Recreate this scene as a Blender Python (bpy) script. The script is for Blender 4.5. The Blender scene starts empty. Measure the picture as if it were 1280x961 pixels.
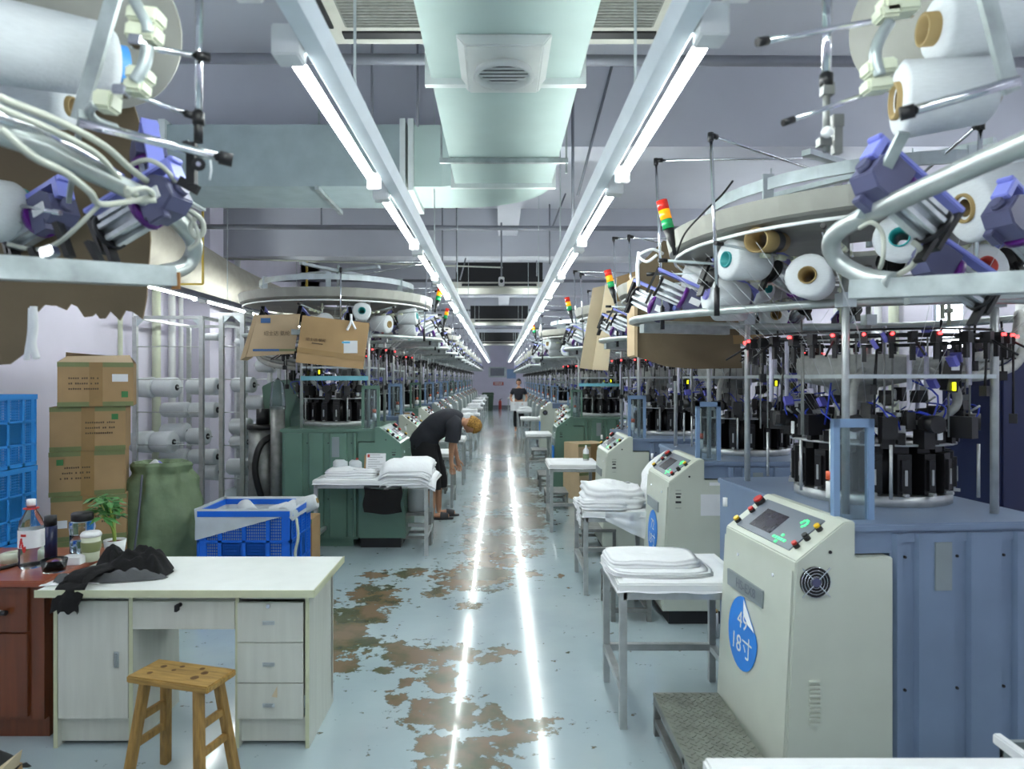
import bpy, bmesh, math, random
from mathutils import Vector, Matrix, noise
random.seed(7)
sc = bpy.context.scene
C = sc.collection
PI = math.pi
K = 853.0; VX, VY, EYE = 624.0, 473.0, 1.75

# ------------------------------------------------------------------ camera, world, exposure
cam_d = bpy.data.cameras.new('camera'); cam = bpy.data.objects.new('camera', cam_d); C.objects.link(cam)
cam.location = (0, 0, EYE); cam.rotation_euler = (PI/2, 0, 0)
cam_d.sensor_width = 36; cam_d.lens = 36*K/1280
cam_d.shift_x = (640-VX)/1280; cam_d.shift_y = -(480.5-VY)/1280
cam_d.clip_start = 0.05
cam_d.dof.use_dof = True; cam_d.dof.focus_distance = 5.0; cam_d.dof.aperture_fstop = 2.8
sc.camera = cam
sc.view_settings.view_transform = 'Standard'; sc.view_settings.look = 'None'
sc.view_settings.gamma = 1; sc.view_settings.use_curve_mapping = False
sc.view_settings.exposure = 1.95
w = bpy.data.worlds.new('world'); sc.world = w; w.use_nodes = True
w.node_tree.nodes['Background'].inputs[0].default_value = (.75, .85, 1, 1)
w.node_tree.nodes['Background'].inputs[1].default_value = 1.0
TUBE_POWER = 13.0

# ------------------------------------------------------------------ materials
def lin(c):
    return tuple((v/12.92 if v <= .04045 else ((v+.055)/1.055)**2.4) for v in (x/255 for x in c))
def mat(name, rgb, rough=.5, metal=0., var=.06, scale=8., bump=0., bscale=60., coat=0., emit=0., stretch=None, trans=0.):
    m = bpy.data.materials.new(name); m.use_nodes = True
    nt = m.node_tree; n = nt.nodes; l = nt.links; b = n['Principled BSDF']
    c = lin(rgb)
    b.inputs['Roughness'].default_value = rough; b.inputs['Metallic'].default_value = metal
    b.inputs['Coat Weight'].default_value = coat
    if trans: b.inputs['Transmission Weight'].default_value = trans; b.inputs['IOR'].default_value = 1.3
    tc = n.new('ShaderNodeTexCoord'); mp = n.new('ShaderNodeMapping'); l.new(tc.outputs['Object'], mp.inputs[0])
    if stretch: mp.inputs['Scale'].default_value = stretch
    if var > 0:
        nz = n.new('ShaderNodeTexNoise'); nz.inputs['Scale'].default_value = scale; nz.inputs['Detail'].default_value = 4
        l.new(mp.outputs[0], nz.inputs['Vector'])
        cr = n.new('ShaderNodeValToRGB')
        cr.color_ramp.elements[0].color = (*[max(0, v*(1-var*2)) for v in c], 1); cr.color_ramp.elements[0].position = .3
        cr.color_ramp.elements[1].color = (*[min(1, v*(1+var)) for v in c], 1); cr.color_ramp.elements[1].position = .7
        l.new(nz.outputs['Fac'], cr.inputs[0]); l.new(cr.outputs[0], b.inputs['Base Color'])
    else:
        b.inputs['Base Color'].default_value = (*c, 1)
    if bump > 0:
        n2 = n.new('ShaderNodeTexNoise'); n2.inputs['Scale'].default_value = bscale; n2.inputs['Detail'].default_value = 3
        l.new(mp.outputs[0], n2.inputs['Vector'])
        bp = n.new('ShaderNodeBump'); bp.inputs['Strength'].default_value = bump; bp.inputs['Distance'].default_value = .01
        l.new(n2.outputs['Fac'], bp.inputs['Height']); l.new(bp.outputs[0], b.inputs['Normal'])
    if emit:
        b.inputs['Emission Color'].default_value = (*c, 1); b.inputs['Emission Strength'].default_value = emit
    return m
M = {}
def D(k, *a, **kw): M[k] = mat(k, *a, **kw)
D('wall', (216, 212, 228), .7, var=.03, scale=2)
D('ceiling', (186, 189, 198), .8, var=.03, scale=1.5)
D('beam', (190, 193, 203), .8, var=.03, scale=1.5)
D('duct', (188, 208, 203), .65, 0., var=.03, scale=3)
D('duct_flange', (226, 234, 232), .4, .2, var=.03)
D('duct_dark', (164, 180, 182), .55, .1, var=.05)
D('vent_white', (222, 226, 222), .5, var=.03)
D('cassette', (196, 196, 186), .5, var=.04)
D('cassette_grill', (136, 138, 132), .6, var=.08, scale=30)
D('navy_dark', (34, 42, 78), .3, var=.03)
D('duct_beige', (164, 160, 148), .7, var=.06)
D('dark', (28, 29, 33), .5, var=.1)
D('black', (17, 17, 20), .42, var=.15, scale=20)
D('black_gloss', (14, 14, 18), .2, var=.1)
D('pipe_grey', (128, 131, 140), .5, .3, var=.05)
D('rail_white', (214, 224, 232), .35, .1, var=.03)
D('tray_dark', (104, 108, 122), .5, .2, var=.05)
D('tube', (248, 255, 252), .5, var=0, emit=TUBE_POWER)
D('steel', (186, 190, 190), .34, .55, var=.08, scale=14)
D('steel_dark', (136, 138, 136), .42, .5, var=.12, scale=14)
D('alu', (190, 200, 202), .35, .6, var=.08, scale=10)
D('galv', (170, 180, 180), .4, .5, var=.16, scale=12)
D('chrome', (225, 228, 232), .12, 1., var=0)
D('pipe_alu', (178, 186, 184), .3, .55, var=.1, scale=9)
D('blue_body', (118, 136, 162), .4, var=.05, scale=3, coat=.2)
D('blue_frame', (124, 152, 186), .4, var=.04)
D('green_body', (92, 124, 110), .42, var=.06, scale=3, coat=.2)
D('beige', (197, 203, 190), .42, var=.03, scale=3, coat=.15)
D('grey_box', (150, 160, 158), .42, var=.03, scale=3, coat=.15)
D('panel_grey', (106, 114, 126), .35, var=.03)
D('screen', (62, 60, 70), .15, var=.1, scale=30)
D('led_green', (60, 210, 120), .4, var=0, emit=.5)
D('led_red', (255, 50, 50), .4, var=0, emit=2.5)
D('led_yellow', (230, 240, 20), .4, var=0, emit=1.2)
D('btn_red', (200, 45, 40), .3, var=0)
D('btn_yellow', (240, 195, 30), .3, var=0)
D('orange', (235, 100, 60), .4, var=0)
D('white_plastic', (232, 234, 234), .4, var=.02)
D('cream', (206, 212, 188), .45, var=.04)
D('dish', (150, 150, 142), .6, var=.07, scale=6)
D('feeder_blue', (138, 146, 226), .4, var=.04)
D('navy', (84, 86, 118), .4, var=.08)
D('purple', (86, 24, 118), .3, var=.05)
D('tube_blue', (44, 66, 190), .35, var=.05)
D('hose', (168, 170, 166), .6, var=.08, scale=30)
D('cable', (186, 190, 178), .5, var=.05)
D('teal', (40, 150, 150), .5, var=.05)
D('teal_bar', (120, 190, 205), .3, var=.04)
D('core_red', (180, 60, 50), .5, var=.05)
D('core_brown', (150, 128, 84), .7, var=.1)
D('core_violet', (132, 128, 205), .5, var=.04)
D('core_blue', (70, 150, 225), .5, var=.04)
D('yarn', (206, 211, 214), .85, var=.03, scale=40, bump=.25, bscale=120, stretch=(1, 1, 6))
D('cloth_white', (236, 238, 240), .9, var=.02, bump=.3, bscale=30)
D('cloth_black', (10, 10, 12), .95, var=.1, bump=.4, bscale=50)
D('cloth_grey', (84, 86, 88), .9, var=.12, bump=.3, bscale=40)
D('liner', (192, 200, 206), .6, var=.05, bump=.3, bscale=12)
D('plastic_bag', (222, 226, 228), .3, var=.03, bump=.4, bscale=14)
D('card', (168, 138, 98), .8, var=.06, scale=4, bump=.05)
D('card_light', (196, 172, 138), .8, var=.05, scale=4, bump=.05)
D('card_pale', (206, 190, 158), .8, var=.05, scale=4, bump=.05)
D('card_dark', (112, 98, 76), .85, var=.08, scale=3, bump=.08)  # card brown darkened to stand in for shade on the torn left sheet
D('card_tape', (150, 120, 74), .35, var=.05)
D('tape_green', (120, 128, 84), .4, var=.05)
D('print_dark', (92, 76, 56), .8, var=0)
D('print_green', (70, 128, 76), .8, var=0)
D('print_blue', (72, 110, 160), .8, var=0)
D('label_white', (226, 228, 230), .6, var=.02)
D('label_cyan', (80, 180, 225), .6, var=0)
D('ink_grey', (120, 122, 128), .8, var=0)
D('sticker_blue', (40, 132, 226), .4, var=.02)
D('crate_blue', (24, 104, 214), .4, var=.05, scale=3)
D('crate_blue_pale', (46, 138, 214), .4, var=.08, scale=3)
D('sack_green', (114, 134, 102), .6, var=.12, scale=5, bump=1., bscale=11)
D('sack_tie', (190, 196, 180), .7, var=.05)
D('desk_white', (226, 230, 226), .4, var=.02)
D('desk_body', (201, 204, 194), .5, var=.035, scale=5, stretch=(6, 6, .5))
D('desk_edge', (196, 200, 168), .5, var=.04)
D('wood_brown', (112, 58, 28), .35, var=.14, scale=5, stretch=(6, 6, .4), coat=.3)
D('wood_brown_top', (146, 74, 46), .3, var=.08, scale=5, stretch=(.5, 6, 6), coat=.3)
D('pine', (166, 132, 72), .5, var=.2, scale=7, stretch=(1.2, 9, 9), bump=.15, bscale=20)
D('pine_leg', (158, 124, 68), .5, var=.18, scale=7, stretch=(9, 9, 1.2), bump=.15, bscale=20)
D('knot', (96, 66, 34), .6, var=.1)
D('leaf', (70, 128, 62), .5, var=.15, scale=20)
D('stem_green', (128, 150, 62), .5, var=.1)
D('soil', (120, 60, 36), .9, var=.2, scale=40)
D('clear', (232, 240, 244), .04, var=0, trans=1.)
D('water', (206, 224, 240), .02, var=0, trans=1.)
D('acrylic', (200, 214, 218), .1, var=0, trans=.92)
D('skin', (196, 146, 116), .55, var=.05)
D('hair_blond', (176, 132, 62), .8, var=.35, scale=60, bump=.6, bscale=90)
D('hair_black', (26, 22, 22), .8, var=.2, scale=60)
D('tee', (40, 42, 50), .9, var=.08, bump=.35, bscale=9)
D('shorts', (22, 22, 26), .9, var=.08, bump=.3, bscale=8)
D('slipper', (52, 50, 54), .7, var=.05)
D('diamond', (140, 144, 134), .38, .35, var=.15, scale=9)
D('bin_green', (62, 84, 66), .5, var=.05)
D('daylight', (240, 244, 255), .5, var=0, emit=2.5)
D('glass_dark', (120, 126, 140), .2, var=.05)
D('win_blue', (140, 172, 210), .4, var=.04)
D('concrete_door', (150, 150, 160), .5, var=.04)
D('wood_tag', (158, 112, 66), .6, var=.1)
D('yellow_pipe', (176, 150, 60), .5, var=.08)

# ------------------------------------------------------------------ mesh helpers
def frame_for(d):
    d = d.normalized(); u = Vector((0, 0, 1)) if abs(d.z) < .95 else Vector((1, 0, 0))
    a = d.cross(u).normalized(); return a, a.cross(d).normalized()
class MB:
    def __init__(s): s.v = []; s.f = []; s.m = []; s.sm = []; s.T = None
    def add(s, vs, fs, mi=0, smooth=False):
        o = len(s.v)
        s.v += [tuple((s.T @ Vector(v)) if s.T else v) for v in vs]
        for f in fs: s.f.append(tuple(i+o for i in f)); s.m.append(mi); s.sm.append(smooth)
        return s
    def box(s, x0, x1, y0, y1, z0, z1, mi=0):
        vs = [(x, y, z) for z in (z0, z1) for y in (y0, y1) for x in (x0, x1)]
        return s.add(vs, [(0, 2, 3, 1), (4, 5, 7, 6), (0, 1, 5, 4), (2, 6, 7, 3), (0, 4, 6, 2), (1, 3, 7, 5)], mi)
    def cbox(s, c, d, R=None, mi=0):
        vs = []
        for z in (-.5, .5):
            for y in (-.5, .5):
                for x in (-.5, .5):
                    p = Vector((x*d[0], y*d[1], z*d[2]))
                    if R is not None: p = R @ p
                    vs.append(tuple(Vector(c)+p))
        return s.add(vs, [(0, 2, 3, 1), (4, 5, 7, 6), (0, 1, 5, 4), (2, 6, 7, 3), (0, 4, 6, 2), (1, 3, 7, 5)], mi)
    def bar(s, p0, p1, w, h=None, mi=0, up=None):
        p0 = Vector(p0); p1 = Vector(p1); h = h or w; d = p1-p0
        if up is not None:
            a = d.cross(Vector(up)).normalized(); b = a.cross(d).normalized()
        else: a, b = frame_for(d)
        vs = []
        for p in (p0, p1):
            for i, j in ((-1, -1), (1, -1), (1, 1), (-1, 1)): vs.append(tuple(p+a*(i*w/2)+b*(j*h/2)))
        return s.add(vs, [(3, 2, 1, 0), (4, 5, 6, 7), (0, 1, 5, 4), (1, 2, 6, 5), (2, 3, 7, 6), (3, 0, 4, 7)], mi)
    def cyl(s, p0, p1, r, seg=10, r2=None, mi=0, caps=True):
        p0 = Vector(p0); p1 = Vector(p1); r2 = r if r2 is None else r2
        a, b = frame_for(p1-p0); vs = []
        for p, rr in ((p0, r), (p1, r2)):
            for i in range(seg):
                t = 2*PI*i/seg; vs.append(tuple(p+a*(rr*math.cos(t))+b*(rr*math.sin(t))))
        s.add(vs, [(i, (i+1) % seg, seg+(i+1) % seg, seg+i) for i in range(seg)], mi, True)
        if caps:
            s.add(vs, [tuple(range(seg-1, -1, -1)), tuple(range(seg, 2*seg))], mi)
        return s
    def tube(s, pts, r, seg=8, mi=0, closed=False, radii=None):
        pts = [Vector(p) for p in pts]; n = len(pts); vs = []; prev = None
        for i, p in enumerate(pts):
            if closed: d = pts[(i+1) % n]-pts[i-1]
            else: d = pts[min(i+1, n-1)]-pts[max(i-1, 0)]
            d.normalize()
            if prev is None: a, b = frame_for(d)
            else:
                a = prev-d*prev.dot(d)
                if a.length < 1e-6: a, b = frame_for(d)
                a.normalize(); b = a.cross(d)
            prev = a; rr = radii[i] if radii else r
            for k in range(seg):
                t = 2*PI*k/seg; vs.append(tuple(p+a*(rr*math.cos(t))+b*(rr*math.sin(t))))
        fs = []
        for i in range(n if closed else n-1):
            j = (i+1) % n
            for k in range(seg): fs.append((i*seg+k, i*seg+(k+1) % seg, j*seg+(k+1) % seg, j*seg+k))
        s.add(vs, fs, mi, True)
        if not closed: s.add(vs, [tuple(range(seg-1, -1, -1)), tuple(range((n-1)*seg, n*seg))], mi)
        return s
    def lathe(s, prof, p0, p1, seg=20, mi=0, smooth=True, mis=None):
        """prof: (distance along the axis, radius)"""
        p0 = Vector(p0); d = (Vector(p1)-p0).normalized(); a, b = frame_for(d); vs = []
        for t, r in prof:
            for k in range(seg):
                an = 2*PI*k/seg; vs.append(tuple(p0+d*t+a*(r*math.cos(an))+b*(r*math.sin(an))))
        for i in range(len(prof)-1):
            s.add(vs[i*seg:(i+2)*seg], [(k, (k+1) % seg, seg+(k+1) % seg, seg+k) for k in range(seg)], mis[i] if mis else mi, smooth)
        return s
    def prism(s, poly, axis, a, b, mi=0):
        """poly in the plane across axis ('x': (y,z), 'y': (x,z), 'z': (x,y))"""
        def P(u, v, t): return {'x': (t, u, v), 'y': (u, t, v), 'z': (u, v, t)}[axis]
        n = len(poly); vs = [P(u, v, a) for u, v in poly]+[P(u, v, b) for u, v in poly]
        return s.add(vs, [tuple(range(n)), tuple(range(2*n-1, n-1, -1))]+[(i, n+i, n+(i+1) % n, (i+1) % n) for i in range(n)], mi)
    def sphere(s, c, r, seg=12, rings=8, mi=0, sc3=(1, 1, 1)):
        c = Vector(c); vs = []
        for i in range(rings+1):
            ph = PI*i/rings
            for k in range(seg):
                t = 2*PI*k/seg
                vs.append((c.x+r*sc3[0]*math.sin(ph)*math.cos(t), c.y+r*sc3[1]*math.sin(ph)*math.sin(t), c.z+r*sc3[2]*math.cos(ph)))
        return s.add(vs, [(i*seg+k, (i+1)*seg+k, (i+1)*seg+(k+1) % seg, i*seg+(k+1) % seg) for i in range(rings) for k in range(seg)], mi, True)
    def grid(s, fn, nu, nv, mi=0, smooth=True):
        vs = [tuple(fn(i/nu, j/nv)) for j in range(nv+1) for i in range(nu+1)]
        return s.add(vs, [(j*(nu+1)+i, j*(nu+1)+i+1, (j+1)*(nu+1)+i+1, (j+1)*(nu+1)+i) for j in range(nv) for i in range(nu)], mi, smooth)
    def mesh(s, name, mats, bevel=0, fix=True, weld=True):
        me = bpy.data.meshes.new(name); me.from_pydata(s.v, [], s.f)
        for m in (mats if isinstance(mats, (list, tuple)) else [mats]): me.materials.append(M[m] if isinstance(m, str) else m)
        me.polygons.foreach_set('material_index', s.m); me.polygons.foreach_set('use_smooth', s.sm)
        bm = bmesh.new(); bm.from_mesh(me)
        if weld: bmesh.ops.remove_doubles(bm, verts=bm.verts, dist=1e-5)
        if bevel:
            bmesh.ops.bevel(bm, geom=[e for e in bm.edges if len(e.link_faces) == 2 and e.calc_face_angle(0) > .6], offset=bevel, segments=2, affect='EDGES', clamp_overlap=True)
        if fix: bmesh.ops.recalc_face_normals(bm, faces=bm.faces)
        bm.to_mesh(me); bm.free()
        return me
    def build(s, name, mats, parent=None, bevel=0, fix=True, loc=None, weld=True):
        return link(name, s.mesh(name, mats, bevel, fix, weld), parent, loc)
def link(name, data, parent=None, loc=None, rot=None):
    o = bpy.data.objects.new(name, data); C.objects.link(o)
    if parent: o.parent = parent
    if loc is not None: o.location = loc
    if rot is not None: o.rotation_euler = rot
    return o
def tag(o, label, cat, group=None, kind=None):
    if label: o['label'] = label
    if cat: o['category'] = cat
    if group: o['group'] = group
    if kind: o['kind'] = kind
    return o
def thing(name, label, cat, loc=(0, 0, 0), rotz=0, group=None):
    o = bpy.data.objects.new(name, None); C.objects.link(o); o.location = loc; o.rotation_euler = (0, 0, rotz)
    o.empty_display_size = .1
    return tag(o, label, cat, group)
def struct(name, mb, m, parent=None, **k):
    o = mb.build(name, m, parent, **k)
    if parent is None: o['kind'] = 'structure'
    return o
KIDS = {}
def copy_tree(o, parent=None, memo=None):
    global KIDS
    c = o.copy(); C.objects.link(c)
    if parent: c.parent = parent
    for ch in [x for x in o.children]: copy_tree(ch, c)
    return c
def at(px, py, Y): return Vector(((px-VX)/K*Y, Y, EYE-(py-VY)/K*Y))
def mir(v, s): return (v[0]*s, v[1], v[2])
ORD = 'nearest second third fourth fifth sixth seventh eighth ninth tenth eleventh twelfth thirteenth fourteenth fifteenth sixteenth seventeenth eighteenth nineteenth twentieth twenty-first twenty-second twenty-third twenty-fourth twenty-fifth twenty-sixth twenty-seventh twenty-eighth'.split()
def text(name, s, size, mtx, m, parent=None, align='CENTER'):
    cu = bpy.data.curves.new(name, 'FONT'); cu.body = s; cu.size = size; cu.align_x = align; cu.align_y = 'CENTER'; cu.extrude = .0004
    cu.resolution_u = 3
    t = bpy.data.objects.new(name+'_tmp', cu); C.objects.link(t)
    bpy.context.view_layer.update()
    me = bpy.data.meshes.new_from_object(t); bpy.data.objects.remove(t)
    me.materials.clear(); me.materials.append(M[m]); me.transform(mtx)
    return link(name, me, parent)
def basis(o, x, y):
    x = Vector(x).normalized(); y = Vector(y); z = x.cross(y).normalized(); y = z.cross(x)
    return Matrix(((x.x, y.x, z.x, o[0]), (x.y, y.y, z.y, o[1]), (x.z, y.z, z.z, o[2]), (0, 0, 0, 1)))

# ------------------------------------------------------------------ the setting
WX, Y0R, Y1R, CZ = 4.3, -4.0, 40.0, 4.25
def floor():
    # fine grid where the paint is worn; the wear field is the stain's own shape
    P = [(430,790,28,28),(423,832,22,9),(467,744,26,12),(480,752,18,8),(453,800,20,8),(457,767,22,12),(507,717,12,4),(513,820,32,12),(496,811,14,10),
         (553,850,20,16),(567,817,30,10),(553,893,44,20),(580,945,48,20),(540,930,20,12),(587,723,38,13),(613,718,24,10),(610,690,26,16),(615,653,26,9),(657,653,24,9),
         (652,907,44,7),(613,890,14,9),(628,814,12,5),(645,924,35,6),(480,837,11,4),(510,853,10,5),(497,874,12,6),(587,757,14,4),(664,717,12,3.5),
         (640,622,34,7),(645,603,30,6),(622,582,28,6),(660,638,24,5),(626,562,26,6),(652,575,20,4),(618,542,18,5),(640,553,18,4),(600,672,18,6),(640,674,30,7),(662,690,16,4),(520,712,16,3),(548,742,14,4),(470,718,16,4),(610,822,16,4),(635,700,16,8),(603,706,20,6),(612,632,22,6),(625,610,18,6),(700,720,5,2),(620,527,14,4),(412,800,14,30)]
    xs = [-WX, -1.65]; x = -1.65
    while x < 1.2: x += .03; xs.append(x)
    xs.append(WX)
    ys = [Y0R, 1.6]; y = 1.6
    while y < 26: y += .03 if y < 5 else (.06 if y < 9 else .15); ys.append(y)
    ys.append(Y1R)
    vs = []; wear = []
    for y in ys:
        for x in xs:
            vs.append((x, y, 0)); f = 0
            if y > 1.5:
                px = VX+x/y*K; py = VY+EYE/y*K
                for a, b, rx, ry in P:
                    d = ((px-a)/rx)**2+((py-b)/ry)**2
                    if d < 7: f = max(f, math.exp(-d*.62))
            wear.append(f)
    n = len(xs)
    fs = [(j*n+i, j*n+i+1, (j+1)*n+i+1, (j+1)*n+i) for j in range(len(ys)-1) for i in range(n-1)]
    me = bpy.data.meshes.new('floor'); me.from_pydata(vs, [], fs)
    at_ = me.attributes.new('wear', 'FLOAT', 'POINT'); at_.data.foreach_set('value', wear)
    m = bpy.data.materials.new('floor_paint'); m.use_nodes = True; nt = m.node_tree; N = nt.nodes; L = nt.links; b = N['Principled BSDF']
    tc = N.new('ShaderNodeTexCoord')
    def nz(scale, detail=4, rough=.55):
        q = N.new('ShaderNodeTexNoise'); q.inputs['Scale'].default_value = scale; q.inputs['Detail'].default_value = detail; q.inputs['Roughness'].default_value = rough
        L.new(tc.outputs['Object'], q.inputs['Vector']); return q.outputs['Fac']
    def ma(op, a, b_=None, c=None, clamp=False):
        q = N.new('ShaderNodeMath'); q.operation = op; q.use_clamp = clamp
        for i, v in enumerate((a, b_, c)):
            if v is None: continue
            if isinstance(v, (int, float)): q.inputs[i].default_value = v
            else: L.new(v, q.inputs[i])
        return q.outputs[0]
    A = N.new('ShaderNodeAttribute'); A.attribute_name = 'wear'
    s1 = ma('ADD', A.outputs['Fac'], ma('ADD', ma('MULTIPLY', ma('SUBTRACT', nz(7.5, 5, .62), .5), 1.6), ma('ADD', ma('MULTIPLY', ma('SUBTRACT', nz(15, 4, .55), .5), 1.0), ma('MULTIPLY', ma('SUBTRACT', nz(40, 3, .7), .5), .4))))
    mask = ma('MULTIPLY', ma('SUBTRACT', s1, .47), 22, clamp=True)
    edge = ma('MULTIPLY', ma('SUBTRACT', s1, .36), 8, clamp=True)
    brown = N.new('ShaderNodeValToRGB'); L.new(nz(3.2, 6), brown.inputs[0])
    brown.color_ramp.elements[0].color = (*lin((82, 86, 60)), 1); brown.color_ramp.elements[0].position = .4
    brown.color_ramp.elements[1].color = (*lin((126, 106, 84)), 1); brown.color_ramp.elements[1].position = .56
    paint = N.new('ShaderNodeValToRGB'); L.new(nz(1.1, 5), paint.inputs[0])
    paint.color_ramp.elements[0].color = (*lin((158, 175, 181)), 1); paint.color_ramp.elements[0].position = .3
    paint.color_ramp.elements[1].color = (*lin((176, 192, 196)), 1); paint.color_ramp.elements[1].position = .7
    dk = N.new('ShaderNodeMixRGB'); L.new(edge, dk.inputs[0]); L.new(paint.outputs[0], dk.inputs[1]); dk.inputs[2].default_value = (*lin((92, 100, 84)), 1)
    mx = N.new('ShaderNodeMixRGB'); L.new(mask, mx.inputs[0]); L.new(dk.outputs[0], mx.inputs[1]); L.new(brown.outputs[0], mx.inputs[2])
    L.new(mx.outputs[0], b.inputs['Base Color'])
    L.new(ma('ADD', .1, ma('ADD', ma('MULTIPLY', mask, .10), ma('MULTIPLY', nz(2.2, 4), .09))), b.inputs['Roughness'])
    b.inputs['Coat Weight'].default_value = .3; b.inputs['Coat Roughness'].default_value = .06
    bp = N.new('ShaderNodeBump'); bp.inputs['Strength'].default_value = .35; bp.inputs['Distance'].default_value = .004
    L.new(ma('ADD', nz(1.6, 3), ma('MULTIPLY', nz(90, 2), ma('MULTIPLY', mask, .06))), bp.inputs['Height']); L.new(bp.outputs[0], b.inputs['Normal'])
    me.materials.append(m); o = link('floor', me); o['kind'] = 'structure'
floor()
struct('wall_left', MB().box(-WX-.2, -WX, Y0R, Y1R, 0, CZ), 'wall')
# right wall with a window opening (its daylight shows as a bright slit)
WY0, WY1, WZ0, WZ1 = 6.32, 6.78, 1.72, 2.75
rw = MB().box(WX, WX+.2, Y0R, WY0, 0, CZ).box(WX, WX+.2, WY1, Y1R, 0, CZ).box(WX, WX+.2, WY0, WY1, 0, WZ0).box(WX, WX+.2, WY0, WY1, WZ1, CZ)
struct('wall_right', rw, 'wall')
wn = struct('window_1', MB().box(WX+.02, WX+.08, WY0, WY0+.04, WZ0, WZ1).box(WX+.02, WX+.08, WY1-.04, WY1, WZ0, WZ1).box(WX+.02, WX+.08, WY0, WY1, WZ0, WZ0+.04).box(WX+.02, WX+.08, WY0, WY1, WZ1-.04, WZ1), 'alu')
MB().box(WX+.1, WX+.11, WY0, WY1, WZ0, WZ1).build('pane', 'daylight', wn)
struct('wall_far', MB().box(-WX, WX, Y1R, Y1R+.2, 0, CZ), 'wall')
struct('wall_behind', MB().box(-WX, WX, Y0R-.2, Y0R, 0, CZ), 'wall')
struct('ceiling', MB().box(-WX, WX, Y0R, Y1R, CZ, CZ+.2), 'ceiling')
struct('baseboard_far', MB().box(-WX, WX, Y1R-.03, Y1R, 0, .18), 'pipe_grey')
k = 1
y = 5.3-4.75*2
while y < 38:
    struct('trim_%d' % k, MB().box(-WX, WX, y, y+.35, 3.55, CZ), 'beam'); k += 1
    struct('trim_%d' % k, MB().box(-.02, .27, y+.35, y+4.75, 3.85, CZ), 'beam'); k += 1
    y += 4.75
# columns and pipes along the side walls
for i, (s, y0) in enumerate([(-1, 9.2), (1, 9.6), (-1, 14.8), (1, 14.8), (-1, 24), (1, 24)]):
    struct('trim_%d' % (60+i), MB().box(s*WX-(.4 if s > 0 else 0), s*WX+(.4 if s < 0 else 0), y0, y0+.45, 0, CZ), 'wall')
# door and openings of the far wall
dr = struct('window_2', MB().box(-.62, .42, Y1R-.07, Y1R, 1.82, 2.42), 'alu')
MB().box(-.52, .3, Y1R-.09, Y1R-.06, 1.9, 2.36).build('pane', 'glass_dark', dr)
struct('window_3', MB().box(.45, .98, Y1R-.07, Y1R, 1.75, 2.3), 'win_blue')
g = thing('wall_sign', 'small red and white sign on the far wall between the rows', 'sign', (-.05, Y1R-.05, 1.45))
MB().box(-.3, .3, 0, .03, -.1, .1).build('plate', 'core_red', g); MB().box(-.24, .24, -.006, 0, .01, .06).box(-.24, .24, -.006, 0, -.06, -.03).build('white_lines', 'label_white', g)
g = thing('wheeled_bin', 'dark green plastic bin with lid by the far wall', 'bin', (-.62, 37.6, 0))
MB().prism([(-.26, .0), (.26, 0), (.32, .85), (-.32, .85)], 'y', -.3, .3).build('bin_body', 'bin_green', g, bevel=.02)
MB().prism([(-.36, .86), (.36, .86), (.3, .98), (-.3, .98)], 'y', -.34, .34).build('lid', 'bin_green', g, bevel=.02)
g = thing('fire_extinguisher', 'dark red fire extinguisher standing at the foot of the far wall', 'extinguisher', (.05, 39.6, 0))
MB().cyl((0, 0, 0), (0, 0, .42), .09, 14).cyl((0, 0, .42), (0, 0, .5), .09, 14, .03).build('cylinder_body', 'core_red', g); MB().cyl((0, 0, .5), (0, 0, .56), .03).bar((0, 0, .55), (.12, 0, .58), .02).build('valve', 'dark', g)

# ------------------------------------------------------------------ ceiling things
# supply duct with elbow to the left
g = thing('air_duct', 'pale rectangular supply air duct over the aisle with an elbow to the left', 'duct', (0, 0, 0))
DX0, DX1, DZ, DT = -.317, .376, 3.15, 3.6
MB().box(DX0, DX1, -2, 3.18, DZ, DT).build('duct_section', 'duct', g); MB().box(DX0, DX1, 3.22, 4.9, DZ, DT).build('duct_section', 'duct', g)
MB().box(DX0-.03, DX1+.03, 3.18, 3.22, DZ-.03, DT+.02).build('flange', 'duct_flange', g)
MB().bar((DX0-.06, 4.33, DZ-.02), (DX1+.06, 4.33, DZ-.02), .03, .03).bar((DX0-.05, 4.33, DZ-.02), (DX0-.05, 4.33, CZ), .012).bar((DX1+.05, 4.33, DZ-.1), (DX1+.05, 4.33, CZ), .012).build('hanger_bar', 'galv', g)
MB().box(DX0-.03, DX1+.03, 4.9, 4.94, DZ-.03, DT+.02).build('flange', 'duct_flange', g)
# elbow: outline in plan
out = [(DX1, 4.94)]+[(DX0+.693*math.cos(t)-.0, 4.94+.66*math.sin(t)) for t in [PI/2*i/12 for i in range(1, 12)]]
pl = [(DX0, 4.94)]+out+[(-.36, 5.6), (-.62, 5.6), (-.62, 4.98), (-.42, 4.98)]
MB().prism(pl, 'z', DZ, DT).build('elbow', 'duct', g)
MB().box(-.66, -.62, 4.93, 5.65, DZ-.04, DT+.03).box(-.72, -.68, 4.93, 5.65, DZ-.04, DT+.03).build('flange', 'duct_flange', g)
MB().box(-WX, -.72, 4.97, 5.6, DZ, DT).build('duct_section', 'duct_dark', g)
for x in (-2.42, -3.4):
    MB().box(x-.05, x+.0, 4.94, 5.63, DZ-.02, DT+.03).build('flange', 'duct_flange', g)
MB().bar((-1.32, 4.93, DZ-.02), (-1.32, 5.7, DZ-.02), .03).bar((-1.32, 5, DZ), (-1.32, 5, CZ), .012).build('hanger_bar', 'galv', g)
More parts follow.
